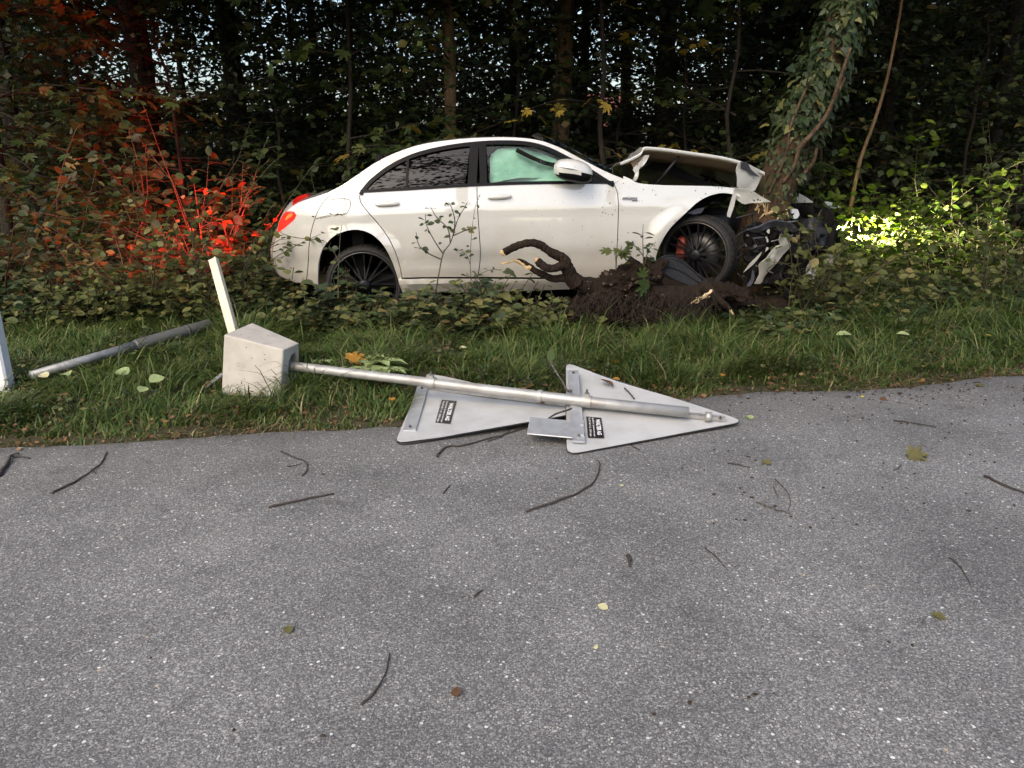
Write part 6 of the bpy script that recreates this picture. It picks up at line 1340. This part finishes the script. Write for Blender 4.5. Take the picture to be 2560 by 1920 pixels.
def fleaf(Z, p, size, mat, label, tmpl=T_HI, d=None, n=None, z=None, up=.008, name='fallen_leaf', seed=0):
    rs = np.random.RandomState(seed + int(p[0])); u_, v_ = Z(*p); q = gz(u_, v_, 0); zz = gh(q[0], q[1]); zz = max(zz, 0) + up if z is None else z; q = gz(u_, v_, zz)
    a = rs.uniform(0, 6.28); d = d or (math.cos(a), math.sin(a), .1); n = n or (rs.normal(0, .3), rs.normal(-.3, .3), 1)
    d = np.array(d, float); V, F = leaf_arrays(tmpl, np.array([q - nrm(d) * size * .5]), d[None], np.array([n], float), np.array([size])); V[:, 2] += (np.abs((V - q) @ nrm(np.cross([0, 0, 1], d))) ** 2) * 4
    o = mk(name, V, F, LEAF[mat], None, True, tuple(q)); return props(o, label, 'leaf', 'fallen leaves on road and verge')
ID = lambda x, y: (x, y)
fleaf(ZR, (1690, 360), .115, 'olive', 'large curled olive leaf on the road right of the sign', T_MAPLE, up=.02, n=(.5, -.6, 1)); fleaf(ZR, (1056, 390), .05, 'olive', 'small curled yellow-green leaf below the sign tip', up=.015); fleaf(ZR, (985, 203), .065, 'lgreen', 'pale green leaf scrap by the sign tip', n=(0, -.3, 1))
fleaf(ZR, (1455, 118), .028, 'ylw', 'tiny yellow leaf on the road edge right of the sign'); fleaf(ZR, (457, 486), .026, 'cream', 'pale chip on the road below the second sticker'); fleaf(ZR, (376, 990), .042, 'cream', 'cream-coloured scrap in the middle of the road'); fleaf(ZR, (348, 1156), .022, 'cream', 'small cream scrap below the cream-coloured one')
fleaf(ZL, (1972, 1155), .045, 'brown', 'brown crumpled leaf in the foreground asphalt', up=.012); fleaf(ZL, (1245, 886), .045, 'olive', 'thin green leaf flat on the asphalt'); fleaf(ZR, (1768, 1028), .05, 'olive', 'withered leaf scrap in the foreground at right'); fleaf(ZL, (85, 103), .03, 'cream', 'cream leaf scrap in the grass edge by the white post')
fleaf(ZR, (1940, 70), .06, 'olive', 'dull leaf on the road edge at the far right'); fleaf(ZR, (1698, 55), .05, 'orange', 'orange leaf at the grass edge on the right'); fleaf(ZR, (1540, 128), .05, 'brown', 'dark brown leaf among the soil crumbs')
P = on2((1275, 205), .03); o = leaves_obj('fallen_leaf', [leaf_arrays(T_HI, np.array([P]), np.array([[.45, -.5, -.1]]), np.array([[.7, -.5, .6]]), np.array([.11]))], LEAF['brown'], None, True, tuple(P)); props(o, 'brown curled leaf on the upper edge of the second sign plate', 'leaf')
lab = ['orange-brown leaf in the grass above the second sign plate', 'brown leaf in the grass left of the second sign plate', 'pale yellow leaf in the grass above the sign tip side', 'small rust leaf in the grass above the sign tip', 'orange leaf beside the first sign plate', 'yellow leaf low in the grass by the first sign plate', 'pale pinkish leaf in the grass above the first clamp', 'brown leaf in the grass below the concrete block', 'rust leaf in the grass under the pipe', 'brown leaf where the pipe enters the grass', 'cream leaf in the grass right of the stump', 'big pale leaf in the grass below the wrecked front', 'second pale leaf beneath the big pale one', 'yellow-green leaf in the grass on the right', 'yellow leaf in the grass near the right edge', 'rust leaf at the grass edge right of the sign', 'brown leaf in the middle of the verge', 'small orange leaf below the stump', 'dark leaf by the asphalt right of the sign tip']
pos = [((1358, 103), Z4, .07, 'orange'), ((945, 240), Z4, .06, 'brown'), ((1235, 155), Z4, .05, 'ylw'), ((1365, 205), Z4, .055, 'orange'), ((45, 322), Z4, .06, 'orange'), ((840, 858 - 800), Z4, .06, 'brown'), ((465, 20), Z4, .06, 'cream'), ((1620, 1060), Z3, .07, 'brown'), ((1220, 715), Z3, .07, 'brown'), ((345, 825), Z3, .09, 'brown'), ((2095, 715), ID, .05, 'cream'), ((2083, 787), ID, .13, 'lgreen'), ((2110, 836), ID, .12, 'lgreen'), ((2258, 835), ID, .10, 'lgreen'), ((2470, 838), ID, .05, 'ylw'), ((1990, 180), Z4, .06, 'orange'), ((1115, 870), ID, .07, 'brown'), ((1780, 840), ID, .04, 'orange'), ((1930, 960), ID, .05, 'brown')]
for i, (l_, (p, Zf, sz, mt)) in enumerate(zip(lab, pos)): fleaf(Zf, p, sz, mt, l_, T_HI, up=.10 if Zf is ID and p[1] < 900 else .06, n=(.1, -.2, 1), seed=i)
# spray of pale maple leaves behind the pole
sp = thing('maple_spray', 'spray of pale green maple leaves lying in the grass behind the pole', 'branch', gz(950, 930, .05)); zz = .15
Zq = Zm(680, 860, .19892); L_ = []
for (a, b_), (c, d_), sz, tm in (((1180, 170), (1500, 110), .13, 'm'), ((1150, 200), (1780, 205), .17, 'm'), ((1120, 280), (1470, 370), .15, 'm'), ((1320, 300), (1740, 340), .16, 'm'), ((820, 310), (960, 270), .07, 'm'), ((600, 200), (750, 220), .08, 'm'), ((1400, 330), (1480, 350), .06, 'm'), ((1500, 300), (1640, 310), .07, 'm')):
    p0_, p1_ = gz(*Zq(a, b_), zz), gz(*Zq(c, d_), zz + .02); d = p1_ - p0_; L_.append(leaf_arrays(T_MAPLE, np.array([p0_]), d[None], np.array([[.05, .12, 1.0]]), np.array([max(np.linalg.norm(d), sz) * .9])))
leaves_obj('leaves', L_, LEAF['lgreen'], sp); p0_, p1_ = gz(*Zq(960, 200), zz + .01), gz(*Zq(1200, 110), zz + .03); leaves_obj('yellow_leaf', [leaf_arrays(T_MAPLE, np.array([p0_]), (p1_ - p0_)[None], np.array([[.1, -.5, 1.0]]), np.array([.15]))], LEAF['orange'], sp)
mb = MB()
for a, b_ in (((780, 220), (1000, 185)), ((1000, 185), (1180, 175)), ((1000, 200), (990, 260)), ((1080, 200), (1160, 205)), ((940, 350), (730, 580))): mb.add(*tube([gz(*Zq(*a), zz), gz(*Zq(*b_), zz - (.06 if b_[1] > 500 else 0))], .003, 5))
mb.build('stalk', MAT['twig'], sp)
for i, (p, sz, l_) in enumerate((((460, 870), .10, 'pale torn leaf in the grass over the foot of the pipe'), ((840, 858), .13, 'pale green leaf in the grass below the middle of the pipe'), ((1085, 905), .11, 'pale green leaf in the grass left of the concrete block'), ((990, 975), .09, 'thin pale leaf in the grass below the pale green one'), ((300, 880), .09, 'bluish white scrap at the buried end of the pipe'))):
    fleaf(Z3, p, sz, 'lgreen' if i < 4 else 'cream', l_, T_HI, up=.13, n=(.3, -.5, 1), seed=i)
# leaf litter and soil crumbs: uncountable
r = np.random.RandomState(91); n = 2600; x = r.uniform(-4.5, 5.2, n); s = np.abs(r.normal(0, .6, n)) - .06; y = EDGE_A + EDGE_B * x + s; ok = ~(under_tri(x, y, A1, B1, T1) | under_tri(x, y, A2, B2, T2)); x, y, s = x[ok], y[ok], s[ok]; n = len(x); P = np.stack([x, y, np.maximum(gh(x, y), 0) + .01 + .05 * r.uniform(0, 1, n) * (s > .1)], -1)
V, F = leaf_arrays(T_MED, P, r.normal(0, 1, (n, 3)) * [1, 1, .3], r.normal(0, .5, (n, 3)) + [0, -.2, 1], r.uniform(.012, .042, n)); props(mk('leaf_litter', V, F, LEAF['litter']), 'small brown leaf litter along the edge of the asphalt', 'leaf litter', kind='stuff')
mb = MB(); 
for k in range(420):
    if k < 250: u_, v_ = ZR(np.clip(r.normal(1550, 330), 900, 2124), 60 + abs(r.normal(0, 75)))
    elif k < 330: u_, v_ = ZR(r.uniform(700, 2100), r.uniform(200, 700))
    elif k % 4: continue
    else: u_, v_ = r.uniform(0, 2560), r.uniform(1080, 1900)
    p = gz(u_, v_, 0)
    if edge_s(p[0], p[1]) > .02 or under_tri(p[0], p[1], A2, B2, T2, 1.0): continue
    sz = r.uniform(.0022, .0068) * (1.6 if r.uniform() < .08 and k < 250 else 1); V, F = ellipsoid(p + [0, 0, sz * .4], (sz * r.uniform(.8, 1.8), sz * r.uniform(.8, 1.3), sz * .6), None, 7, 5); V = V + r.normal(0, sz * .15, V.shape); mb.add(V, F)
props(mb.build('soil_crumbs', MAT['crumb']), 'dark soil crumbs thrown over the asphalt', 'soil', kind='stuff')
